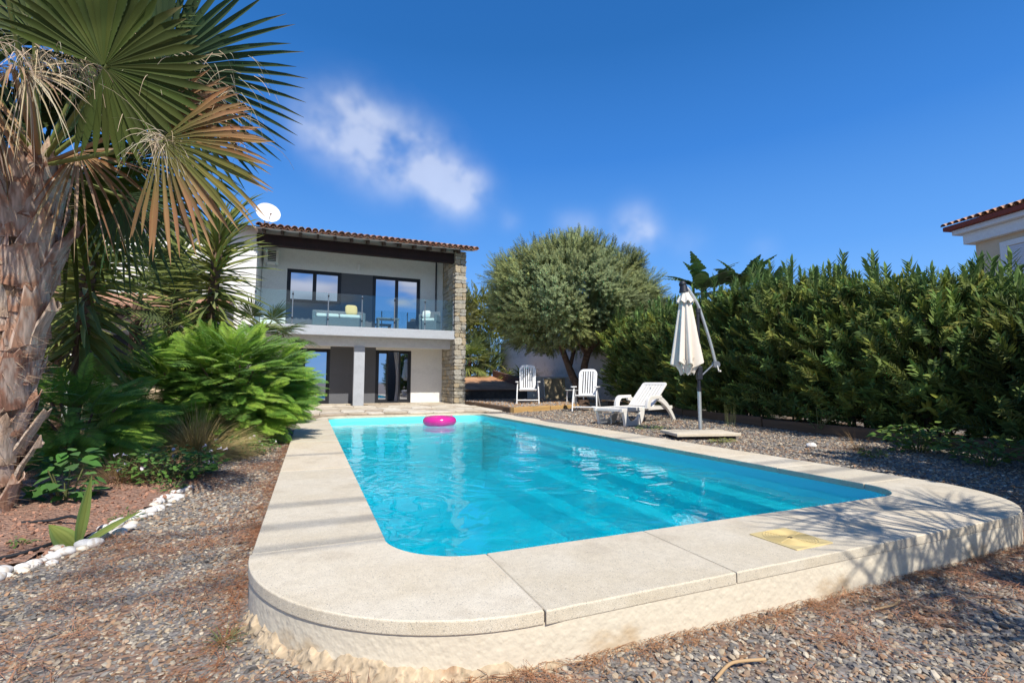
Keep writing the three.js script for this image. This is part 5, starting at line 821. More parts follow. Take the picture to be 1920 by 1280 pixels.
  leaf(V(-1.02, 2.95, -3.81), A(1, 0.28, 0.15), A(-0.2, -0.5, -1), 0.93, 2, { n: 40, spread: 3.6, split: 0.5, col: Bl, tipCol: [0.30, 0.26, 0.15], tipFrom: 0.92, droop: 0.05 });
  leaf(V(-0.91, 2.32, -3.50), A(0.9, -0.5, 0.0), A(0.1, -0.05, -1), 0.70, 3, { n: 44, spread: 2.75, split: 0.66, droop: 0.16, shrink: 0.15, hubCol: [0.14, 0.15, 0.03], colFn: (a, r) => (Math.abs(a + 0.1) < 0.34 ? jitter([0.19, 0.17, 0.035], r, 0.3) : jitter(mix3(br, tan, r()), r, 0.25)), tipCol: [0.42, 0.25, 0.11], tipFrom: 0.78, wave: 0.2 });
  leaf(V(-0.98, 2.47, -3.55), A(1, 0.25, 0.1), A(0.1, -0.3, -1), 0.62, 4, { n: 16, spread: 1.3, split: 0.5, droop: 0.16, dead: 1, colFn: (a, r) => jitter(mix3(br, tan, r()), r, 0.3), wave: 0.25 }, M.dry);
  leaf(V(-1.72, 3.05, -3.9), A(-0.3, 1, 0.1), A(0.1, -0.5, -1), 0.85, 5, { n: 36, spread: 3.9, split: 0.55, col: Dk, droop: 0.06 });
  leaf(V(-1.45, 3.15, -4.35), A(0.5, 0.9, 0.3), A(0.1, -0.7, -1), 0.95, 6, { n: 36, spread: 3.4, split: 0.5, col: G, droop: 0.1 });
  leaf(V(-2.2, 2.85, -3.9), A(-0.9, 0.4, 0.0), A(0.3, -0.5, -1), 0.8, 7, { n: 34, spread: 3.9, split: 0.5, col: G, droop: 0.2 });
  leaf(V(-1.9, 2.62, -3.75), A(-0.25, -0.7, -0.3), A(0.3, -0.1, -1), 0.55, 8, { n: 30, spread: 2.6, split: 0.35, droop: 0.35, dead: 1, colFn: (a, r) => jitter(mix3([0.42, 0.33, 0.19], tan, r()), r, 0.3), wave: 0.35 }, M.dry);
  leaf(V(-1.62, 2.66, -3.62), A(0.55, -0.6, -0.1), A(0.1, -0.2, -1), 0.50, 9, { n: 26, spread: 2.0, split: 0.28, droop: 0.3, dead: 1, colFn: (a, r) => jitter([0.50, 0.41, 0.27], r, 0.3), wave: 0.4, cut: 0.15 }, M.dry);
  leaf(V(-2.35, 2.35, -4.4), A(-0.8, -0.7, 0.1), A(0.4, 0.1, -1), 0.7, 10, { n: 28, spread: 2.8, split: 0.4, droop: 0.3, dead: 1, colFn: (a, r) => jitter(mix3(br, [0.4, 0.3, 0.16], r()), r, 0.3), wave: 0.3 }, M.dry);
  leaf(V(-1.5, 2.7, -4.9), A(0.8, 0.1, 0.8), A(0, -0.9, -0.6), 0.9, 11, { n: 34, spread: 3.2, split: 0.5, col: Dk, droop: 0.25 });
  leaf(V(-2.1, 2.9, -4.9), A(-0.3, 0.5, 1), A(0, -0.8, -0.6), 0.9, 12, { n: 34, spread: 3.4, split: 0.5, col: Dk, droop: 0.2 });
  leaf(V(-1.35, 3.25, -3.9), A(0.25, 1, -0.2), A(0.0, -0.2, -1), 0.8, 13, { n: 34, spread: 3.0, split: 0.5, col: [0.08, 0.13, 0.03], droop: 0.06 });
  leaf(V(-1.32, 2.2, -4.3), A(0.6, -0.75, 0.3), A(0.2, 0.2, -1), 0.6, 14, { n: 28, spread: 2.6, split: 0.45, col: Bl, droop: 0.25 });
  leaf(V(-1.75, 3.35, -3.55), A(-0.1, 0.9, -0.7), A(0.1, -0.9, -0.6), 0.8, 15, { n: 34, spread: 3.6, split: 0.5, col: [0.07, 0.13, 0.03], droop: 0.06 });
  leaf(V(-1.98, 3.0, -3.5), A(-0.5, 0.2, -0.8), A(0.1, -1, -0.5), 0.65, 16, { n: 34, spread: 3.6, split: 0.5, col: [0.06, 0.11, 0.03], tipCol: tan, droop: 0.2 });
  [[-2.3, 2.75, -5.0, -0.6, 0.6, 0.2], [-1.95, 3.2, -5.2, 0.1, 1, 0.1], [-2.5, 3.1, -4.4, -0.8, 0.7, 0], [-2.0, 2.65, -4.85, -0.2, 0.3, 0.2], [-2.45, 2.45, -4.8, -0.8, -0.2, 0.1]].forEach(([x, y, z, r, u, f], i) => leaf(V(x, y, z), A(r, u, f), A(0.1, -0.25, -1), 0.85 + (i % 3) * 0.08, 30 + i, { n: 36, spread: 4.2, split: 0.5, col: i % 2 ? Dk : G, droop: 0.14 }));
  [[-1.75, 2.95, -4.7, 0.1, 0.9, 0.1], [-1.95, 2.5, -5.0, 0.2, -0.6, 0.1], [-2.3, 3.3, -4.6, -0.4, 1, 0], [-2.7, 2.8, -4.7, -0.9, 0.2, 0.1], [-1.9, 3.45, -4.3, 0.1, 1, -0.2]].forEach(([x, y, z, r, u, f], i) => leaf(V(x, y, z), A(r, u, f), A(0.1, -0.2, -1), 0.8 + (i % 3) * 0.1, 60 + i, { n: 36, spread: 4.4, split: 0.5, col: i % 2 ? G : Dk, droop: 0.16 }));
  [[-1.95, 2.55, -4.0, -0.3, -0.8, -0.2], [-1.55, 2.42, -4.15, 0.5, -0.8, 0], [-2.25, 2.5, -4.1, -0.6, -0.6, -0.1], [-1.75, 2.75, -3.8, 0.2, -0.3, -0.4], [-2.1, 2.85, -3.85, -0.5, 0.1, -0.4]].forEach(([x, y, z, r, u, f], i) => leaf(V(x, y, z), A(r, u, f), A(0.2, -0.1, -1), 0.5 + (i % 2) * 0.1, 80 + i, { n: 26, spread: 2.6, split: 0.3, droop: 0.4, dead: 1, wave: 0.4, cut: 0.1, colFn: (a, q) => jitter(mix3([0.42, 0.32, 0.19], br, q()), q, 0.3) }, M.dry));
  // pale threads hanging from the dry leaves
  const th = new Blades(); for (let i = 0; i < 420; i++) { const t = R(), o = t < 0.45 ? V(-1.75 + R() * 0.45, 2.72 + R() * 0.12, -3.75 + R() * 0.25) : t < 0.75 ? V(-0.98 + R() * 0.12, 2.30 + R() * 0.08, -3.52) : V(-1.3 + R() * 0.9, 2.45 + R() * 0.6, -3.5 - R() * 0.2); th.blade(o.sub(W2), V(R() - 0.3, -R() * 0.7 + 0.2, (R() - 0.5) * 0.6), V(0, 0, 1), 0.10 + R() * 0.28, 0.0022, { seg: 5, droop: 1.2 + R(), shape: (q) => 1 - q * 0.6, col: jitter([0.55, 0.45, 0.31], R, 0.25), twist: R() * 3 }); }
  const tm = obj('threads', th.geo(), M.dry, P); tm.userData.kind = 'stuff';
}

// yuccas: stem and sword leaves, each leaf a piece
const yuccaLeaf = {};
function yucca(label, pos, o) {
  const { h0, h1, n, len, col, dark, lean = [0, 0], seed, trunkR = 0.07, up = 1 } = o, R = rng(seed), Y = thing('yucca', label, 'yucca', pos, 0, 'yuccas in the garden bed');
  const at = (y) => V(lean[0] * y * y / (h1 * h1), y, lean[1] * y * y / (h1 * h1));
  const pts = Array.from({ length: 7 }, (_, i) => at(h1 * 0.97 * i / 6)), tg = tube(pts, trunkR, 30, 12); { const p = tg.attributes.position; for (let i = 0; i < p.count; i++) { const y = p.getY(i), c = at(y), k = 1 + 0.10 * Math.sin(y * 60) + (fbm(y * 9, i % 13, 2) - 0.5) * 0.25; p.setX(i, c.x + (p.getX(i) - c.x) * k); p.setZ(i, c.z + (p.getZ(i) - c.z) * k); } tg.computeVertexNormals(); } obj('trunk', tg, M.bark, Y);
  const geos = [0, 1, 2, 3, 4].map((k) => swordLeaf(seed + k, len * (0.85 + 0.08 * k), 0.036, mix3(col, dark, k / 4), 0.12 + 0.16 * k)), dry = [0, 1].map((k) => swordLeaf(seed + 20 + k, len * 0.9, 0.018, [0.26, 0.17, 0.09], 0.5));
  for (let i = 0; i < n; i++) {
    const t = Math.pow((i + R()) / n, 0.8), y = mix(h0, h1, t), a = i * 2.399963 + R() * 0.4, el = mix(-0.75, 1.25, Math.pow(t, 1.25)) * up + (R() - 0.5) * 0.3, d = V(Math.cos(a) * Math.cos(el), Math.sin(el), Math.sin(a) * Math.cos(el));
    const old = t < 0.10 && R() < 0.6, m = new THREE.Mesh(old ? dry[i % 2] : geos[Math.floor(R() * 5)], old ? M.dry : M.foliage); m.name = 'leaf'; m.position.copy(at(y)); m.quaternion.copy(frameQ(d, V((R() - 0.5) * 1.4, 0.8, 0.5 + (R() - 0.5) * 1.4))); m.scale.setScalar(0.75 + 0.35 * R()); m.castShadow = m.receiveShadow = true; Y.add(m);
  }
}
yucca('tall dark yucca with bare stem just behind the booted palm trunk', [-2.52, -0.1, -7.15], { h0: 1.2, h1: 3.1, n: 280, len: 0.92, col: [0.26, 0.28, 0.065], dark: [0.14, 0.18, 0.04], lean: [0.12, 0.1], seed: 300 });
yucca('bright spiky yucca standing above the feathery green shrub', [-1.55, -0.1, -8.95], { h0: 1.55, h1: 3.4, n: 270, len: 0.92, col: [0.26, 0.28, 0.065], dark: [0.14, 0.18, 0.04], lean: [0.12, 0.1], seed: 400 });
yucca('small low yucca in the shade beneath the tall dark yucca', [-2.95, -0.1, -7.0], { h0: 0.5, h1: 1.15, n: 80, len: 0.62, col: [0.26, 0.28, 0.065], dark: [0.14, 0.18, 0.04], seed: 500 });
yucca('leafy yucca half hidden at the back of the bed against the porch', [-3.6, -0.1, -9.6], { h0: 1.3, h1: 2.9, n: 220, len: 0.85, col: [0.26, 0.28, 0.065], dark: [0.14, 0.18, 0.04], seed: 600 });
yucca('slim yucca between the bright yucca and the house wing', [-2.35, -0.1, -10.4], { h0: 1.2, h1: 3.2, n: 220, len: 0.8, col: [0.26, 0.28, 0.065], dark: [0.14, 0.18, 0.04], seed: 700 });

function smallPalm(name, label, pos, list, R0, col, trunkH, o = {}) {
  const p = thing(name, label, 'palm', pos, 0, o.group); obj('trunk', (() => { const g = new THREE.CylinderGeometry(0.07, 0.11, trunkH, 12, 6); const q = g.attributes.position; for (let i = 0; i < q.count; i++) { const k = 1 + (hash(i, 3) - 0.5) * 0.35; q.setX(i, q.getX(i) * k); q.setZ(i, q.getZ(i) * k); } g.computeVertexNormals(); return g.translate(0, trunkH / 2, 0); })(), M.bark, p);
  list.forEach(([dx, dy, dz, L, face], i) => { const d = V(dx, dy, dz).normalize(), hub = d.clone().multiplyScalar(L).add(V(0, trunkH, 0)), nor = face ? V(...face) : V(-d.x * 0.5, 1, -d.z * 0.5), q = frameQ(d, nor), m = obj('leaf', fanLeaf(50 + i + pos[0] * 7, R0 * (0.85 + 0.3 * hash(i, 7)), { n: 30, spread: 3.3, split: 0.42, col, droop: 0.22, grav: V(0, -1, 0).applyQuaternion(q.clone().invert()), ...o.leaf }), M.foliage, p); m.quaternion.copy(q); m.position.copy(hub); obj('petiole', rod(V(0, trunkH, 0).sub(hub).applyQuaternion(q.clone().invert()), V(0, 0.02, 0), 0.014, 0.009, 6), phy({ color: C(0.16, 0.19, 0.06), roughness: 0.7 }), m); });
  return p;
}
smallPalm('dwarf_palm', 'pale dwarf fan palm beside the feathery shrub before the balcony', [-0.95, -0.05, -10.2], [[0.9, 0.5, 0.1, 0.45], [1, 0.1, 0.2, 0.5], [0.5, 0.9, 0.2, 0.5], [0.7, -0.15, 0.4, 0.45], [-0.2, 1, 0.2, 0.5], [-0.8, 0.5, 0.2, 0.5], [0.2, 0.4, 0.9, 0.4], [0.2, 0.6, -0.8, 0.5]], 0.60, [0.17, 0.21, 0.06], 1.62);
smallPalm('dark_palm', 'dark green fan palm crown between the two tall yuccas', [-2.75, -0.1, -9.9], [[0.8, 0.5, 0.3, 0.6], [0.3, 1, 0.3, 0.6], [-0.7, 0.6, 0.3, 0.6], [0.9, 0.0, 0.3, 0.6], [0.4, 0.3, 0.9, 0.5], [-0.3, 0.2, 0.9, 0.5], [0.2, 0.8, -0.6, 0.5], [0.6, -0.4, 0.6, 0.5]], 0.75, [0.08, 0.115, 0.03], 2.3);
smallPalm('garden_palm', 'bushy fan palm beside the ramp behind the stone wall', [7.25, 0.6, -22.9], [[0.9, 0.4, 0.3, 0.6], [0.3, 1, 0.3, 0.7], [-0.7, 0.6, 0.3, 0.6], [0.9, -0.2, 0.3, 0.6], [0.4, 0.2, 0.9, 0.6], [-0.3, 0.1, 0.9, 0.6], [0.2, 0.8, -0.6, 0.5], [0.5, -0.6, 0.7, 0.6], [-0.6, -0.5, 0.7, 0.6], [0.1, 0.6, 0.8, 0.5]], 0.95, [0.24, 0.29, 0.07], 1.3);

// feathery shrubs: pinnate fronds, each a piece
{
  const mk = (seed, len, col) => { const R = rng(seed), b = new Blades(), n = 19; b.blade(V(0, 0, 0), V(0, 1, 0), V(0, 0, 1), len, 0.0025, { seg: 6, fold: 0.4, shape: (t) => 1 - 0.7 * t, col: [0.10, 0.13, 0.03], curl: -0.5 });
    let d = V(0, 1, 0), p = V(0, 0, 0), nn = V(0, 0, 1); const steps = n * 2; for (let k = 0; k < steps; k++) { d.addScaledVector(nn, -0.5 / steps).normalize(); nn.addScaledVector(d, -nn.dot(d)).normalize(); p.addScaledVector(d, len / steps); if (k < 3) continue; const t = k / steps, pl = len * 0.245 * Math.sin(Math.PI * Math.pow(t, 0.7) * 0.93 + 0.12) * (0.9 + R() * 0.2) + 0.008; for (const s of [-1, 1]) { const side = d.clone().cross(nn).multiplyScalar(s); b.blade(p.clone(), side.addScaledVector(d, 0.55).addScaledVector(nn, (R() - 0.5) * 0.2), nn, pl, len * 0.0105, { seg: 2, fold: 0.15, shape: (q) => [0.45, 1, 0.1][Math.round(q * 2)], col: jitter(col, R, 0.22), curl: -0.25 }); } }
    return b.geo(); };
  const cols = [[0.21, 0.37, 0.03], [0.155, 0.31, 0.028], [0.27, 0.42, 0.045], [0.11, 0.24, 0.024]];
  const fr = cols.map((c, i) => mk(800 + i, 0.40 + 0.03 * i, c));
  const shrub = (label, pos, rad, n, geos, seed, bias) => {
    const S = thing('feathery_shrub', label, 'shrub', pos, 0, 'feathery shrubs in the garden bed'), R = rng(seed), extra = [[], [], [], []];
    for (let i = 0; i < 9; i++) { const a = R() * 6.28, r = 0.3 + R() * 0.6; obj('stem', tube([[0, -0.1, 0], [Math.cos(a) * rad.x * r * 0.4, rad.y * 0.8, Math.sin(a) * rad.z * r * 0.4], [Math.cos(a) * rad.x * r, rad.y * (1.2 + 0.5 * R()), Math.sin(a) * rad.z * r]], 0.012, 10, 6), M.bark, S); }
    for (let i = 0; i < n; i++) {
      const u = R() * 2 - 1, a = R() * 6.28, rr = Math.pow(R(), 0.30), s = Math.sqrt(1 - u * u), lump = 0.55 + 0.85 * fbm3(Math.cos(a) * s * 2 + seed, u * 2, Math.sin(a) * s * 2, 2), p = V(Math.cos(a) * s * rad.x, u * rad.y, Math.sin(a) * s * rad.z).multiplyScalar(rr * lump).add(V(0, rad.y, 0)); if (p.y < 0.02) continue;
      const out = V(Math.cos(a) * s + bias.x, u * 0.5 + 0.25 + bias.y, Math.sin(a) * s + bias.z).add(V(R() - 0.5, (R() - 0.5) * 0.8, R() - 0.5)).normalize(), q = frameQ(out, V((R() - 0.5) * 0.6, 1, 0.55 + (R() - 0.5) * 0.7)), sc = 0.7 + R() * 0.5, gi = Math.floor(R() * 4);
      if (rr > 0.72 && i < 290) { const m = new THREE.Mesh(geos[gi], M.foliageMatte); m.name = 'frond'; m.position.copy(p); m.quaternion.copy(q); m.scale.setScalar(sc); m.castShadow = m.receiveShadow = true; S.add(m); } else extra[gi].push(place(p, q, sc));
    }
    extra.forEach((l, k) => l.length && copies('inner_foliage', geos[k], M.foliageMatte, l, S));
  };
  shrub('big bright green feathery shrub overhanging the pool coping', [-0.98, -0.06, -7.95], V(0.74, 0.80, 0.88), 880, fr, 41, V(0.15, 0.0, 0.3));
  shrub('low feathery shrub behind the flowering plant and grass', [-2.2, -0.1, -6.45], V(0.55, 0.44, 0.55), 260, fr, 42, V(0.2, -0.15, 0.3));
  shrub('feathery shrub in the middle of the bed under the bright yucca', [-1.75, -0.1, -8.2], V(0.9, 0.68, 0.8), 620, fr, 43, V(0.1, 0, 0.3));
  shrub('yellow-green feathery shrub at the far end of the bed', [-0.75, -0.03, -11.3], V(0.55, 0.45, 0.9), 300, fr, 44, V(0.2, 0, 0.2));
}
// leafy plants with ovate leaves
function leafy(name, label, pos, rad, n, leafLen, col, seed, o = {}) {
  const S = thing(name, label, 'plant', pos, 0, o.group), R = rng(seed), b = new Blades(); b.blade(V(0, 0, 0), V(0, 1, 0), V(0, 0, 1), leafLen, leafLen * (o.wide ?? 0.30), { seg: 5, fold: 0.22, shape: (t) => Math.sin(Math.PI * Math.pow(t, 0.62)) * 0.98 + 0.02, curl: -0.5 }); const g = b.geo(), list = [], cs = [];
  for (let i = 0; i < (o.stems ?? 14); i++) { const a = R() * 6.28, r = Math.sqrt(R()), e = V(Math.cos(a) * r * rad.x, rad.y * (0.7 + R() * 0.9), Math.sin(a) * r * rad.z), st = tube([[e.x * 0.15, -0.05, e.z * 0.15], [e.x * 0.6, e.y * 0.6, e.z * 0.6], [e.x, e.y, e.z]], 0.005, 8, 5); obj('stem', st, phy({ color: C(0.16, 0.17, 0.06), roughness: 0.8 }), S); }
  for (let i = 0; i < n; i++) { const u = R() * 2 - 1, a = R() * 6.28, s = Math.sqrt(1 - u * u), rr = Math.pow(R(), 0.4) * (0.75 + 0.5 * fbm(a * 2 + seed, u * 3, 2)), p = V(Math.cos(a) * s * rad.x * rr, (u * rr + 1) * rad.y, Math.sin(a) * s * rad.z * rr); if (p.y < 0.0) continue; const d = V(Math.cos(a) + (R() - 0.5), 0.15 + (R() - 0.5) * 0.9, Math.sin(a) + (R() - 0.5)); list.push(place(p, frameQ(d, V((R() - 0.5), 1, (R() - 0.5) + 0.3)), 0.6 + R() * 0.7)); const c = jitter(col, R, 0.3); cs.push(C(...c)); }
  copies('leaves', g, M.foliage, list, S, cs);
  if (o.flowers) for (let i = 0; i < o.flowers; i++) { const a = R() * 6.28, r = 0.6 + R() * 0.4, f = new THREE.Mesh(flowerG, M.flower); f.name = 'flower'; f.position.set(Math.cos(a) * rad.x * r, rad.y * (0.9 + R() * 0.9), Math.sin(a) * rad.z * r); f.quaternion.copy(frameQ(V(Math.cos(a), (R() - 0.6), Math.sin(a)))); f.castShadow = true; S.add(f); }
  return S;
}
M.flower = phy({ color: C(0.66, 0.60, 0.66), roughness: 0.8, side: THREE.DoubleSide });
const flowerG = new THREE.LatheGeometry([[0.002, 0], [0.004, 0.02], [0.006, 0.032], [0.018, 0.04]].map((q) => new THREE.Vector2(...q)), 10);
leafy('flowering_plant', 'low flowering plant with oval leaves beside the white stones', [-1.20, -0.13, -5.6], V(0.46, 0.17, 0.36), 620, 0.058, [0.10, 0.22, 0.03], 61, { flowers: 16, stems: 26, group: 'flowering plants edging the bed' });
leafy('flowering_plant', 'trailing flowering plant between grass tuft and pool coping', [-0.72, -0.07, -6.85], V(0.40, 0.12, 0.34), 300, 0.05, [0.09, 0.19, 0.03], 62, { flowers: 10, stems: 14, group: 'flowering plants edging the bed' });
leafy('broadleaf_plant', 'glossy broad-leaved plant at the foot of the booted palm', [-1.72, -0.17, -4.86], V(0.19, 0.24, 0.2), 95, 0.10, [0.07, 0.19, 0.03], 63, { wide: 0.36, stems: 8 });
leafy('weed', 'small leafy weed in bare soil below the flowering plant', [-1.09, -0.16, -5.12], V(0.10, 0.07, 0.1), 46, 0.05, [0.10, 0.20, 0.04], 64, { wide: 0.16, stems: 4 });
leafy('weed', 'tiny bright weed beside the black hose', [-1.58, -0.16, -3.86], V(0.06, 0.035, 0.05), 26, 0.045, [0.16, 0.25, 0.05], 65, { wide: 0.2, stems: 3 });
leafy('weed', 'feathery weed behind the palm seedling', [-1.17, -0.165, -4.28], V(0.10, 0.045, 0.09), 70, 0.03, [0.09, 0.16, 0.04], 66, { wide: 0.15, stems: 4 });
const wg = 'weeds before the hedge';
leafy('weed', 'large bright leafy weed against the board under the hedge', [6.75, 0.0, -3.55], V(0.48, 0.17, 0.34), 300, 0.075, [0.13, 0.22, 0.03], 67, { wide: 0.34, stems: 16, group: wg });
leafy('weed', 'second bright leafy weed close to the end of the board', [6.6, -0.02, -2.85], V(0.45, 0.15, 0.34), 260, 0.07, [0.12, 0.20, 0.03], 68, { wide: 0.34, stems: 14, group: wg });
leafy('weed', 'pale creeping weed along the front of the stone slab', [5.40, -0.03, -5.25], V(0.28, 0.035, 0.10), 150, 0.03, [0.22, 0.24, 0.05], 69, { wide: 0.3, stems: 6, group: wg });
leafy('weed', 'green creeping weed on gravel between lounger and stone slab', [5.55, -0.01, -6.95], V(0.34, 0.05, 0.20), 150, 0.035, [0.13, 0.19, 0.05], 70, { wide: 0.2, stems: 6, group: wg });
leafy('weed', 'yellowing weed on gravel in front of the hedge board', [5.9, -0.03, -3.55], V(0.14, 0.06, 0.12), 70, 0.05, [0.26, 0.27, 0.05], 71, { wide: 0.3, stems: 4, group: wg });
leafy('weed', 'light green vine hanging low in the dark of the hedge', [7.35, 0.15, -5.2], V(0.12, 0.22, 0.5), 120, 0.06, [0.15, 0.25, 0.04], 72, { wide: 0.32, stems: 6, group: wg });
// grasses
function grass(name, label, pos, n, len, spread, col, seed, o = {}) {
  const S = thing(name, label, 'grass', pos, 0, o.group), R = rng(seed), b = new Blades();
  for (let i = 0; i < n; i++) { const a = R() * 6.28, r = Math.sqrt(R()) * (o.foot ?? 0.06), el = (o.upright ?? 0.9) + (R() - 0.5) * 0.7, c = jitter(mix3(col, o.col2 ?? col, R()), R, 0.25); b.blade(V(Math.cos(a) * r * (o.sx ?? 1), -0.01, Math.sin(a) * r), V(Math.cos(a) * Math.cos(el) * spread + (o.wind?.[0] ?? 0), Math.sin(el), Math.sin(a) * Math.cos(el) * spread + (o.wind?.[1] ?? 0)), V(0, 1, 0.2), len * (0.5 + R() * 0.6), o.w ?? 0.0018, { seg: 6, fold: 0.3, droop: (o.droop ?? 1.1) * (0.6 + R() * 0.7), shape: (t) => 1 - t * 0.85, col: c }); }
  const m = obj('blades', b.geo(), M.dry, S); m.userData.kind = 'stuff'; return S;
}
grass('grass_tuft', 'arching straw-coloured grass tuft between the feathery shrubs', [-1.13, -0.08, -6.72], 2000, 0.66, 1, [0.52, 0.38, 0.17], 81, { col2: [0.34, 0.30, 0.10], foot: 0.12, wind: [0.4, 0.1], w: 0.0036 });
grass('grass_tuft', 'dry tan grass tuft half covered by the flowering plant', [-1.60, -0.13, -5.62], 1000, 0.48, 1, [0.42, 0.28, 0.12], 82, { col2: [0.30, 0.19, 0.08], foot: 0.12 });
grass('grass_tuft', 'upright straw grass tuft behind the arching tuft', [-1.34, -0.08, -6.95], 900, 0.74, 0.8, [0.48, 0.36, 0.17], 83, { col2: [0.34, 0.25, 0.10], foot: 0.10 });
grass('grass_sprig', 'small green grass sprig against the crumbling footing', [-0.28, -0.2, -2.28], 60, 0.10, 0.8, [0.12, 0.15, 0.05], 84, { foot: 0.02 });
grass('ground_cover', 'low grey-green ground cover patch beside the pool coping', [5.30, -0.05, -4.05], 1500, 0.05, 1.5, [0.13, 0.15, 0.06], 85, { col2: [0.24, 0.22, 0.09], foot: 0.42, sx: 0.5, droop: 1.6 });
grass('dry_weed', 'dry tan weed standing on gravel before the hedge board', [6.28, -0.02, -3.95], 90, 0.34, 0.8, [0.42, 0.25, 0.10], 86, { foot: 0.06, col2: [0.26, 0.15, 0.06] });
grass('grass_sprig', 'thin green grass stalks beside the umbrella pole', [7.0, 0.0, -6.6], 26, 0.5, 0.25, [0.18, 0.21, 0.07], 87, { foot: 0.10, upright: 1.35, droop: 0.3 });
grass('grass_sprig', 'small grass sprig on gravel behind the lounger legs', [7.05, 0.0, -7.75], 60, 0.16, 0.7, [0.13, 0.17, 0.05], 88, { foot: 0.06 });
// palm seedling: three broad leaves, each a piece
{
  const S = thing('palm_seedling', 'young palm seedling with three broad pleated leaves by the white stones', 'seedling', [-1.275, -0.185, -3.80]), mk = (len, w, col, curl) => { const b = new Blades(); for (let k = -2; k <= 2; k++) { const pts = [], wid = [], n = 9; for (let i = 0; i <= n; i++) { const t = i / n, ww = w * Math.sin(Math.PI * Math.pow(t * 0.96 + 0.04, 0.8)); pts.push(V(k * 0.4 * ww, t * len * Math.cos(curl * t * 0.5), -curl * len * t * t * 0.5)); wid.push(ww * 0.2 + 0.0006); } b.strip(pts, wid, V(1, 0, 0), V(0, 0, 1), k % 2 ? 0.8 : -0.5, jitter(col, rng(k + 9), 0.3)); } return b.geo(); };
  const add = (g, d, n) => { const m = obj('leaf', g, M.foliage, S); m.quaternion.copy(frameQ(d, n)); return m; };
  add(mk(0.44, 0.030, [0.16, 0.23, 0.05], 0.05), V(0.10, 1, 0.0), V(0.0, 0, 1)); add(mk(0.36, 0.034, [0.20, 0.27, 0.06], 0.35), V(0.75, 0.62, -0.35), V(-0.2, 1, 0.5)); add(mk(0.22, 0.055, [0.21, 0.28, 0.06], 0.3), V(-0.62, 0.72, 0.0), V(0.3, 0.5, 1));
}

// ------------------------------------------------------------------ round tree over the terrace
function limb(a, b, c, r0, r1, n = 16) { const cv = new THREE.QuadraticBezierCurve3(a, b, c), g = new THREE.TubeGeometry(cv, n, 1, 10), p = g.attributes.position, q = V(); for (let i = 0; i < p.count; i++) { const k = Math.floor(i / 11), t = k / n, o = cv.getPoint(t); q.fromBufferAttribute(p, i).sub(o).multiplyScalar(mix(r0, r1, t) * (1 + (fbm(t * 6 + r0 * 90, (i % 11) * 0.7, 3) - 0.5) * 0.35)).add(o); p.setXYZ(i, q.x, q.y, q.z); } g.computeVertexNormals(); return g; }
function sprig(seed, len, n, leafLen, leafW, ang, whorl = 1) { const R = rng(seed), b = new Blades(); b.blade(V(0, 0, 0), V(0, 1, 0), V(0, 0, 1), len, 0.003, { seg: 3, shape: (t) => 1 - 0.7 * t, col: [0.9, 0.75, 0.5] }); for (let i = 0; i < n; i++) { const t = (Math.floor(i / whorl) + 0.6) / Math.ceil(n / whorl), a = (i % whorl) / whorl * 6.283 + Math.floor(i / whorl) * 2.0 + R() * 0.5, e = ang + (R() - 0.5) * 0.5 + t * 0.25, d = V(Math.cos(a) * Math.cos(e), Math.sin(e), Math.sin(a) * Math.cos(e)); b.blade(V(0, t * len, 0), d, V(0, 1, 0).addScaledVector(d, -d.y), leafLen * (0.75 + R() * 0.4) * (1 - 0.35 * t * t), leafW, { seg: 3, fold: 0.3, curl: (R() - 0.65) * 0.4, shape: (q) => [0.35, 1, 0.8, 0.03][Math.round(q * 3)], col: jitter([1, 1, 1], R, 0.2) }); } return b.geo(); }
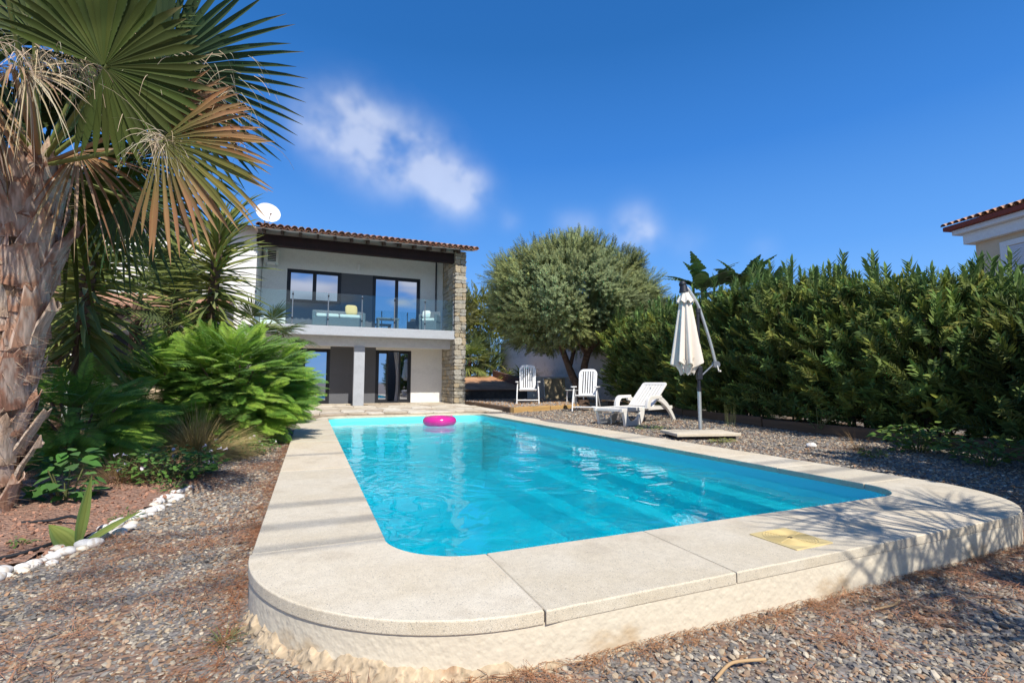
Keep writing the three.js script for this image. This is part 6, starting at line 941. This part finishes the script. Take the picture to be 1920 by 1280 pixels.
{
  const O = V(8.80, TER - 0.02, -14.80), T = thing('round_tree', 'dense round grey-green tree with forked brown trunk over the terrace', 'tree', O.toArray()), rv = V(0.923, 0, 0.384), fw = V(0.384, 0, -0.923), A = (r, u, f) => rv.clone().multiplyScalar(r).add(V(0, u, 0)).addScaledVector(fw, f), L = (p) => p;
  const tk = [limb(A(0, -0.1, 0), A(-0.02, 0.35, 0), A(-0.05, 0.62, 0), 0.24, 0.2), limb(A(-0.08, 0.45, 0), A(-0.42, 1.1, 0.0), A(-0.68, 1.98, 0.05), 0.145, 0.10), limb(A(0.05, 0.45, 0), A(0.02, 1.05, 0), A(0.30, 1.85, 0), 0.155, 0.115), limb(A(0.27, 1.75, 0), A(0.5, 2.0, 0), A(0.75, 2.3, 0), 0.1, 0.07), limb(A(0.22, 1.65, 0), A(0.0, 2.0, 0.1), A(-0.18, 2.3, 0.2), 0.09, 0.06), limb(A(-0.42, 1.2, 0), A(-0.28, 1.5, 0.1), A(-0.22, 1.9, 0.2), 0.09, 0.06)];
  obj('trunk', merge(tk), M.bark, T);
  const R = rng(120), C0 = A(-0.28, 3.66, 0.1), rad = V(2.95, 1.88, 2.6), list = [[], []], cs = [[], []], g = [sprig(1, 0.27, 26, 0.075, 0.0085, 0.40), sprig(2, 0.24, 24, 0.07, 0.009, 0.2)];
  for (let i = 0; i < 9; i++) { const a = i / 9 * 6.28 + R() * 0.4, e = V(Math.cos(a) * 1.6, 0.4 + R() * 1.3, Math.sin(a) * 1.6).add(V(C0.x, C0.y - 0.4, C0.z)); const s = i % 2 ? A(-0.68, 1.95, 0.05) : A(0.7, 2.25, 0); obj('branch', limb(s, s.clone().lerp(e, 0.5).add(V(0, 0.3, 0)), e, 0.06, 0.02), M.bark, T); }
  const clumps = []; for (let i = 0; i < 210; i++) { const u = R() * 1.88 - 0.9, a = i * 2.39996, s = Math.sqrt(Math.max(0, 1 - u * u)), k = 0.70 + R() * 0.30, sq = u < 0 ? 1.06 : 1; clumps.push([V(Math.cos(a) * s * rad.x * k * sq, u * rad.y * k, Math.sin(a) * s * rad.z * k * sq), 0.36 + R() * 0.34]); }
  for (const [c, r] of clumps) { const n = Math.floor(80 + r * 50), tone = 0.8 + R() * 0.45, yel = R(); for (let i = 0; i < n; i++) { const d = V(R() - 0.5, R() - 0.5, R() - 0.5).normalize(), p = c.clone().addScaledVector(d, r * Math.pow(R(), 0.4)); const out = p.clone().normalize().multiplyScalar(0.7).add(d.multiplyScalar(0.6)).add(V(0, 0.35, 0)), k = R() < 0.5 ? 0 : 1; if (p.y < -1.85) continue; p.add(C0); list[k].push(place(p, frameQ(out, V(R() - 0.5, R() - 0.5, R() - 0.5)), 0.8 + R() * 0.5)); const b = tone * (0.75 + R() * 0.5); cs[k].push(C(mix(0.255, 0.30, yel) * b, mix(0.315, 0.33, yel) * b, mix(0.15, 0.115, yel) * b)); } }
  for (let i = 0; i < 110; i++) { const a = R() * 6.28, r = Math.sqrt(R()) * 0.9, p = V(Math.cos(a) * r * rad.x, Math.sqrt(1 - r * r * 0.95) * rad.y * (0.95 + R() * 0.12), Math.sin(a) * r * rad.z).add(C0); list[0].push(place(p, frameQ(V(Math.cos(a) * r * 0.4, 1, Math.sin(a) * r * 0.4)), 1.3 + R() * 0.5)); cs[0].push(C(0.15, 0.18, 0.08)); }
  list.forEach((l, k) => copies('crown', g[k], M.foliageMatte, l, T, cs[k]));
}

// ------------------------------------------------------------------ oleander hedge: shrub by shrub
const oleander = [sprig(11, 0.38, 27, 0.15, 0.0145, 0.80, 3), sprig(12, 0.33, 24, 0.135, 0.0135, 0.55, 3)];
function oleanderShrub(name, label, pos, h, r, seed, o = {}) {
  const S = thing(name, label, 'shrub', pos, 0, o.group ?? 'oleander shrubs of the hedge'), R = rng(seed), list = [[], []], cs = [[], []];
  for (let i = 0; i < 11; i++) { const a = R() * 6.28, q = 0.25 + R() * 0.75; obj('stem', tube([[Math.cos(a) * 0.18, -0.1, Math.sin(a) * 0.18], [Math.cos(a) * r * q * 0.55, h * 0.4, Math.sin(a) * r * q * 0.55], [Math.cos(a) * r * q * 0.9, h * (0.72 + R() * 0.2), Math.sin(a) * r * q * 0.9]], 0.014 + R() * 0.012, 12, 6), M.bark, S); }
  const tone = 0.85 + 0.4 * R(), n = Math.round((o.n ?? 520) * 2.1); for (let i = 0; i < n; i++) {
    const t = Math.pow(R(), 0.72), y = h * mix(0.03, 0.93, t), a = R() * 6.28, w = r * (t < 0.25 ? mix(0.75, 1, t * 4) : 1) * (1 - 0.28 * sstep(0.72, 1, t)) * (0.62 + 0.72 * fbm(a * 1.3 + seed, t * 5, 3)), q = Math.pow(R(), 0.42), p = V(Math.cos(a) * w * q, y, Math.sin(a) * w * q * (o.deep ?? 0.9));
    const out = V(Math.cos(a) * 0.8 * q + (R() - 0.5) * 1.1, 0.45 + R() * 0.6 - (t < 0.5 ? 0.35 : 0), Math.sin(a) * 0.8 * q + (R() - 0.5) * 1.1), k = R() < 0.5 ? 0 : 1, b = 0.7 + R() * 0.65, yl = R(); list[k].push(place(p, frameQ(out, V(R() - 0.5, 0, R() - 0.5)), 0.75 + R() * 0.45)); cs[k].push(C(mix(0.115, 0.25, yl * yl) * b * tone, mix(0.185, 0.255, yl * yl) * b * tone, mix(0.042, 0.04, yl) * b * tone));
  }
  for (let i = 0; i < (o.tall ?? 30); i++) { const a = R() * 6.28, q = Math.sqrt(R()) * r * 0.85, b = 0.9 + R() * 0.4; list[0].push(place(V(Math.cos(a) * q, h * (0.82 + R() * 0.16), Math.sin(a) * q), frameQ(V((R() - 0.5) * 0.35, 1, (R() - 0.5) * 0.35)), 1.0 + R() * 0.6)); cs[0].push(C(0.14 * b, 0.215 * b, 0.06 * b)); }
  list.forEach((l, k) => copies('foliage', oleander[k], M.foliage, l, S, cs[k])); return S;
}
{
  const lab = ['oleander shrub at the end of the hedge by the leafy weeds', 'oleander shrub in the hedge behind the large leafy weed', 'oleander shrub in the hedge in front of the neighbour house corner', 'oleander shrub in the hedge behind the dry weed', 'oleander shrub in the hedge with a light vine in it', 'oleander shrub in the hedge behind the stone slab', 'oleander shrub in the hedge right behind the closed umbrella', 'oleander shrub in the hedge below the banana leaves', 'oleander shrub in the hedge behind the raised lounger back', 'oleander shrub in the hedge next to the round tree'];
  const pts = [[8.25, -1.55, 1.80], [8.22, -2.75, 1.78], [8.25, -3.9, 2.10], [8.3, -5.05, 2.36], [8.4, -6.2, 2.62], [8.5, -7.35, 2.62], [8.62, -8.5, 2.5], [8.75, -9.65, 2.42], [8.95, -10.8, 2.48], [9.15, -12.0, 2.6]];
  pts.forEach(([x, z, h], i) => oleanderShrub('oleander', lab[i], [x, gy(x, z) - 0.02, z], h, 0.92, 200 + i * 3));
  oleanderShrub('oleander', 'tall oleander standing beside the pool corner off the coping', [6.25, -0.1, -0.62], 3.0, 0.95, 270, { n: 420, group: 'shrubs beyond the pool corner' });
  oleanderShrub('oleander', 'broad oleander at the hedge end near the pool corner', [7.6, -0.1, 0.1], 2.8, 0.95, 280, { n: 360, group: 'shrubs beyond the pool corner' });
}
// ------------------------------------------------------------------ banana plants beyond the hedge
{
  const mk = (seed, len, w, col) => { const R = rng(seed), b = new Blades(), n = 16; const rib = [], C1 = []; let p = V(0, 0, 0), d = V(0, 1, 0); for (let i = 0; i <= n; i++) { rib.push(p.clone()); C1.push(d.clone()); d.z += -1.15 / n * (0.4 + i / n); d.normalize(); p.addScaledVector(d, len / n); }
    b.strip(rib, rib.map((_, i) => 0.022 * (1 - i / n * 0.8)), V(1, 0, 0), V(0, 0, 1), 0.6, tint(col, 1.5));
    for (let i = 3; i < n; i++) for (const s of [-1, 1]) { const t = i / n, ww = w * Math.sin(Math.PI * Math.pow((t - 0.12) / 0.88 * 0.93 + 0.05, 0.6)), torn = (R() - 0.5) * 0.5, nn = C1[i].clone().cross(V(1, 0, 0)); b.blade(rib[i], V(s, 0, 0).addScaledVector(C1[i], 0.35 + torn * 0.3), nn.multiplyScalar(-1), ww, len / n * 0.56, { seg: 3, fold: 0.05, droop: 0.35 + R() * 0.5, shape: (q) => [1, 1, 0.9, 0.45][Math.round(q * 3)], col: jitter(col, R, 0.18) }); } return b.geo(); };
  const geos = [mk(1, 1.7, 0.30, [0.055, 0.115, 0.03]), mk(2, 1.5, 0.27, [0.09, 0.16, 0.035]), mk(3, 1.9, 0.28, [0.04, 0.085, 0.025])], R = rng(66);
  [[11.9, -12.1, 4.0, 'banana plant with torn upright leaves behind the closed umbrella'], [12.9, -11.4, 4.05, 'banana plant with broad dark leaves rising beyond the hedge'], [13.5, -10.7, 3.5, 'banana plant with one long leaf arching over the hedge']].forEach(([x, z, h, label], k) => {
    const B = thing('banana_plant', label, 'banana plant', [x, 0, z], 0, 'banana plants beyond the hedge'); obj('stem', new THREE.CylinderGeometry(0.09, 0.14, h, 14).translate(0, h / 2, 0), phy({ color: C(0.15, 0.17, 0.06), roughness: 0.7 }), B);
    for (let i = 0; i < 13; i++) { const a = i * 2.4 + k, e = mix(0.35, 1.35, (i % 5) / 4), m = new THREE.Mesh(geos[Math.floor(R() * 3)], M.foliage); m.name = 'leaf'; const d = V(Math.cos(a) * Math.cos(e), Math.sin(e), Math.sin(a) * Math.cos(e)); m.position.set(0, h - 0.25, 0); m.quaternion.copy(frameQ(d, V(-d.x, 0.6, -d.z))); m.scale.setScalar(0.8 + R() * 0.3); m.castShadow = m.receiveShadow = true; B.add(m); }
    if (k === 2) { const m = new THREE.Mesh(geos[2], M.foliage); m.name = 'leaf'; m.position.set(0, h - 0.2, 0); m.quaternion.copy(frameQ(V(0.8, 0.42, 0.4), V(-0.3, 1, 0))); m.scale.setScalar(1.25); B.add(m); }
  });
}
// ------------------------------------------------------------------ rosette plants by the ramp, background trees
{
  const leafG = [swordLeaf(1, 0.42, 0.028, [0.30, 0.33, 0.06], 0.9), swordLeaf(2, 0.36, 0.026, [0.22, 0.27, 0.05], 1.1), swordLeaf(3, 0.4, 0.028, [0.38, 0.30, 0.07], 0.8)], R = rng(13);
  [[8.72, -19.9, 0, 'yellow-green rosette plant above the low brown wall'], [8.92, -19.4, 2, 'orange-tinged rosette plant next to the yellow-green one'], [8.64, -21.2, 1, 'green rosette plant between garden palm and low brown wall']].forEach(([x, z, k, label]) => { const S = thing('rosette_plant', label, 'plant', [x, 1.04, z], 0, 'rosette plants in the raised bed'); for (let i = 0; i < 44; i++) { const a = i * 2.4, e = mix(0.15, 1.35, i / 44), m = new THREE.Mesh(leafG[R() < 0.6 ? k : Math.floor(R() * 3)], M.foliage); m.name = 'leaf'; m.quaternion.copy(frameQ(V(Math.cos(a) * Math.cos(e), Math.sin(e), Math.sin(a) * Math.cos(e)))); m.position.y = 0.02 + 0.1 * i / 44; m.scale.setScalar(1.2 + R() * 0.6); m.castShadow = m.receiveShadow = true; S.add(m); } });
  const sp = [sprig(31, 0.5, 30, 0.09, 0.02, 0.5), sprig(32, 0.45, 26, 0.08, 0.018, 0.3)];
  const tree = (label, pos, h, rad, col, seed, n) => { const T = thing('background_tree', label, 'tree', pos, 0, 'trees behind the garden'), Q2 = rng(seed), l = [], cs = []; obj('trunk', limb(V(0, -0.2, 0), V(0.2, h * 0.4, 0), V(0, h * 0.8, 0), 0.18, 0.06), M.bark, T); for (let i = 0; i < 7; i++) { const a = i * 0.9, e = V(Math.cos(a) * rad.x * 0.7, h + (Q2() - 0.3) * rad.y, Math.sin(a) * rad.z * 0.7); obj('branch', limb(V(0, h * 0.6, 0), V(0, h * 0.8, 0), e, 0.06, 0.02), M.bark, T); } for (let c = 0; c < 46; c++) { const a = Q2() * 6.28, u = Q2() * 2 - 1, s = Math.sqrt(1 - u * u), k = 0.6 + 0.4 * Q2(), cc = V(Math.cos(a) * s * rad.x * k, h + u * rad.y * k, Math.sin(a) * s * rad.z * k), tone = 0.7 + Q2() * 0.6; for (let i = 0; i < n; i++) { const d = V(Q2() - 0.5, Q2() - 0.5, Q2() - 0.5).multiplyScalar(1.0); l.push(place(cc.clone().add(d), frameQ(d.add(V(0, 0.3, 0))), 0.8 + Q2() * 0.5)); const b = tone * (0.8 + Q2() * 0.4); cs.push(C(col[0] * b, col[1] * b, col[2] * b)); } } copies('crown', sp[seed % 2], M.foliageMatte, l, T, cs); };
  tree('loose olive-green tree rising behind the stone wall', [7.4, 0.3, -27.5], 4.2, V(1.5, 1.7, 1.5), [0.19, 0.19, 0.06], 51, 26);
  tree('yellow-green bushy tree between stone wall and round tree', [10.2, 0.3, -29.5], 4.6, V(1.9, 1.6, 1.9), [0.24, 0.25, 0.03], 52, 26);
  tree('low dark bush behind the garden palm', [9.0, 0.3, -27.0], 1.9, V(1.6, 1.3, 1.2), [0.11, 0.15, 0.045], 53, 26);
  tree('yellow-green bush between the round tree and banana plants', [13.2, 0.2, -17.2], 2.6, V(1.5, 1.2, 1.2), [0.17, 0.18, 0.04], 54, 26);
}
// ------------------------------------------------------------------ outside the frame: the palm that throws blade shadows on the coping, and the overhead cables
{
  const P = thing('fan_palm', 'low fan palm beside the pool corner shading the coping', 'palm tree', [3.55, -0.2, 0.85]), R = rng(7); obj('trunk', new THREE.CylinderGeometry(0.14, 0.18, 2.55, 16).translate(0, 1.275, 0), M.bark, P);
  const geo = [21, 22, 23].map((s) => fanLeaf(s, 0.78, { n: 26, spread: 3.6, split: 0.2, cut: 0.35, col: [0.06, 0.11, 0.03], droop: 0.1 }));
  for (let i = 0; i < 13; i++) { const a = i * 2.4 + 0.5, e = mix(-0.1, 1.2, (i * 7 % 13) / 13), d = V(Math.cos(a) * Math.cos(e), Math.sin(e), Math.sin(a) * Math.cos(e)), m = new THREE.Mesh(geo[i % 3], M.foliage); m.name = 'leaf'; const hub = d.clone().multiplyScalar(0.55 + R() * 0.25).add(V(0, 2.55, 0)); m.position.copy(hub); m.quaternion.copy(frameQ(d, V(-d.x, 1, -d.z))); m.castShadow = m.receiveShadow = true; P.add(m); obj('petiole', rod(V(0, 2.55, 0).sub(hub).applyQuaternion(m.quaternion.clone().invert()), V(0, 0.02, 0), 0.012, 0.009, 6), M.bark, m); }
  for (let i = 0; i < 8; i++) { const a = 1.9 + i * 0.62, d = V(Math.cos(a), 0.15 + 0.25 * R(), Math.sin(a)).normalize(), m = new THREE.Mesh(geo[i % 3], M.foliage); m.name = 'leaf'; const hub = d.clone().multiplyScalar(0.6 + R() * 0.3).add(V(0, 1.95, 0)); m.position.copy(hub); m.quaternion.copy(frameQ(d, V(-d.x * 0.3, 1, -d.z * 0.3))); m.castShadow = m.receiveShadow = true; P.add(m); obj('petiole', rod(V(0, 2.0, 0).sub(hub).applyQuaternion(m.quaternion.clone().invert()), V(0, 0.02, 0), 0.012, 0.009, 6), M.bark, m); }
  for (const [x, label] of [[-19, 'wooden utility pole carrying the overhead cables on the palm side'], [22, 'wooden utility pole carrying the overhead cables on the hedge side']]) { const p = thing('utility_pole', label, 'pole', [x, -1, 6.0]); obj('mast', new THREE.CylinderGeometry(0.11, 0.16, 12.4, 14).translate(0, 6.2, 0), M.bark, p); obj('crossarm', rb(0.12, 0.12, 3.6, 0.01).translate(0, 12.05, 0), M.bark, p); }
  [[3.45, 'overhead cable nearest the house'], [5.87, 'overhead cable second from the house'], [6.39, 'overhead cable third from the house'], [6.80, 'overhead cable farthest from the house']].forEach(([z, label]) => { const m = obj('overhead_cable', tube([[-19, 11.15, z - 0.1], [-8, 10.9, z - 0.03], [2, 10.8, z], [12, 10.9, z + 0.03], [22, 11.15, z + 0.1]], 0.021, 60, 6), M.darkMetal); tag(m, label + ' between the two wooden poles', 'cable', 'overhead cables'); });
}

renderer.render(scene, camera);
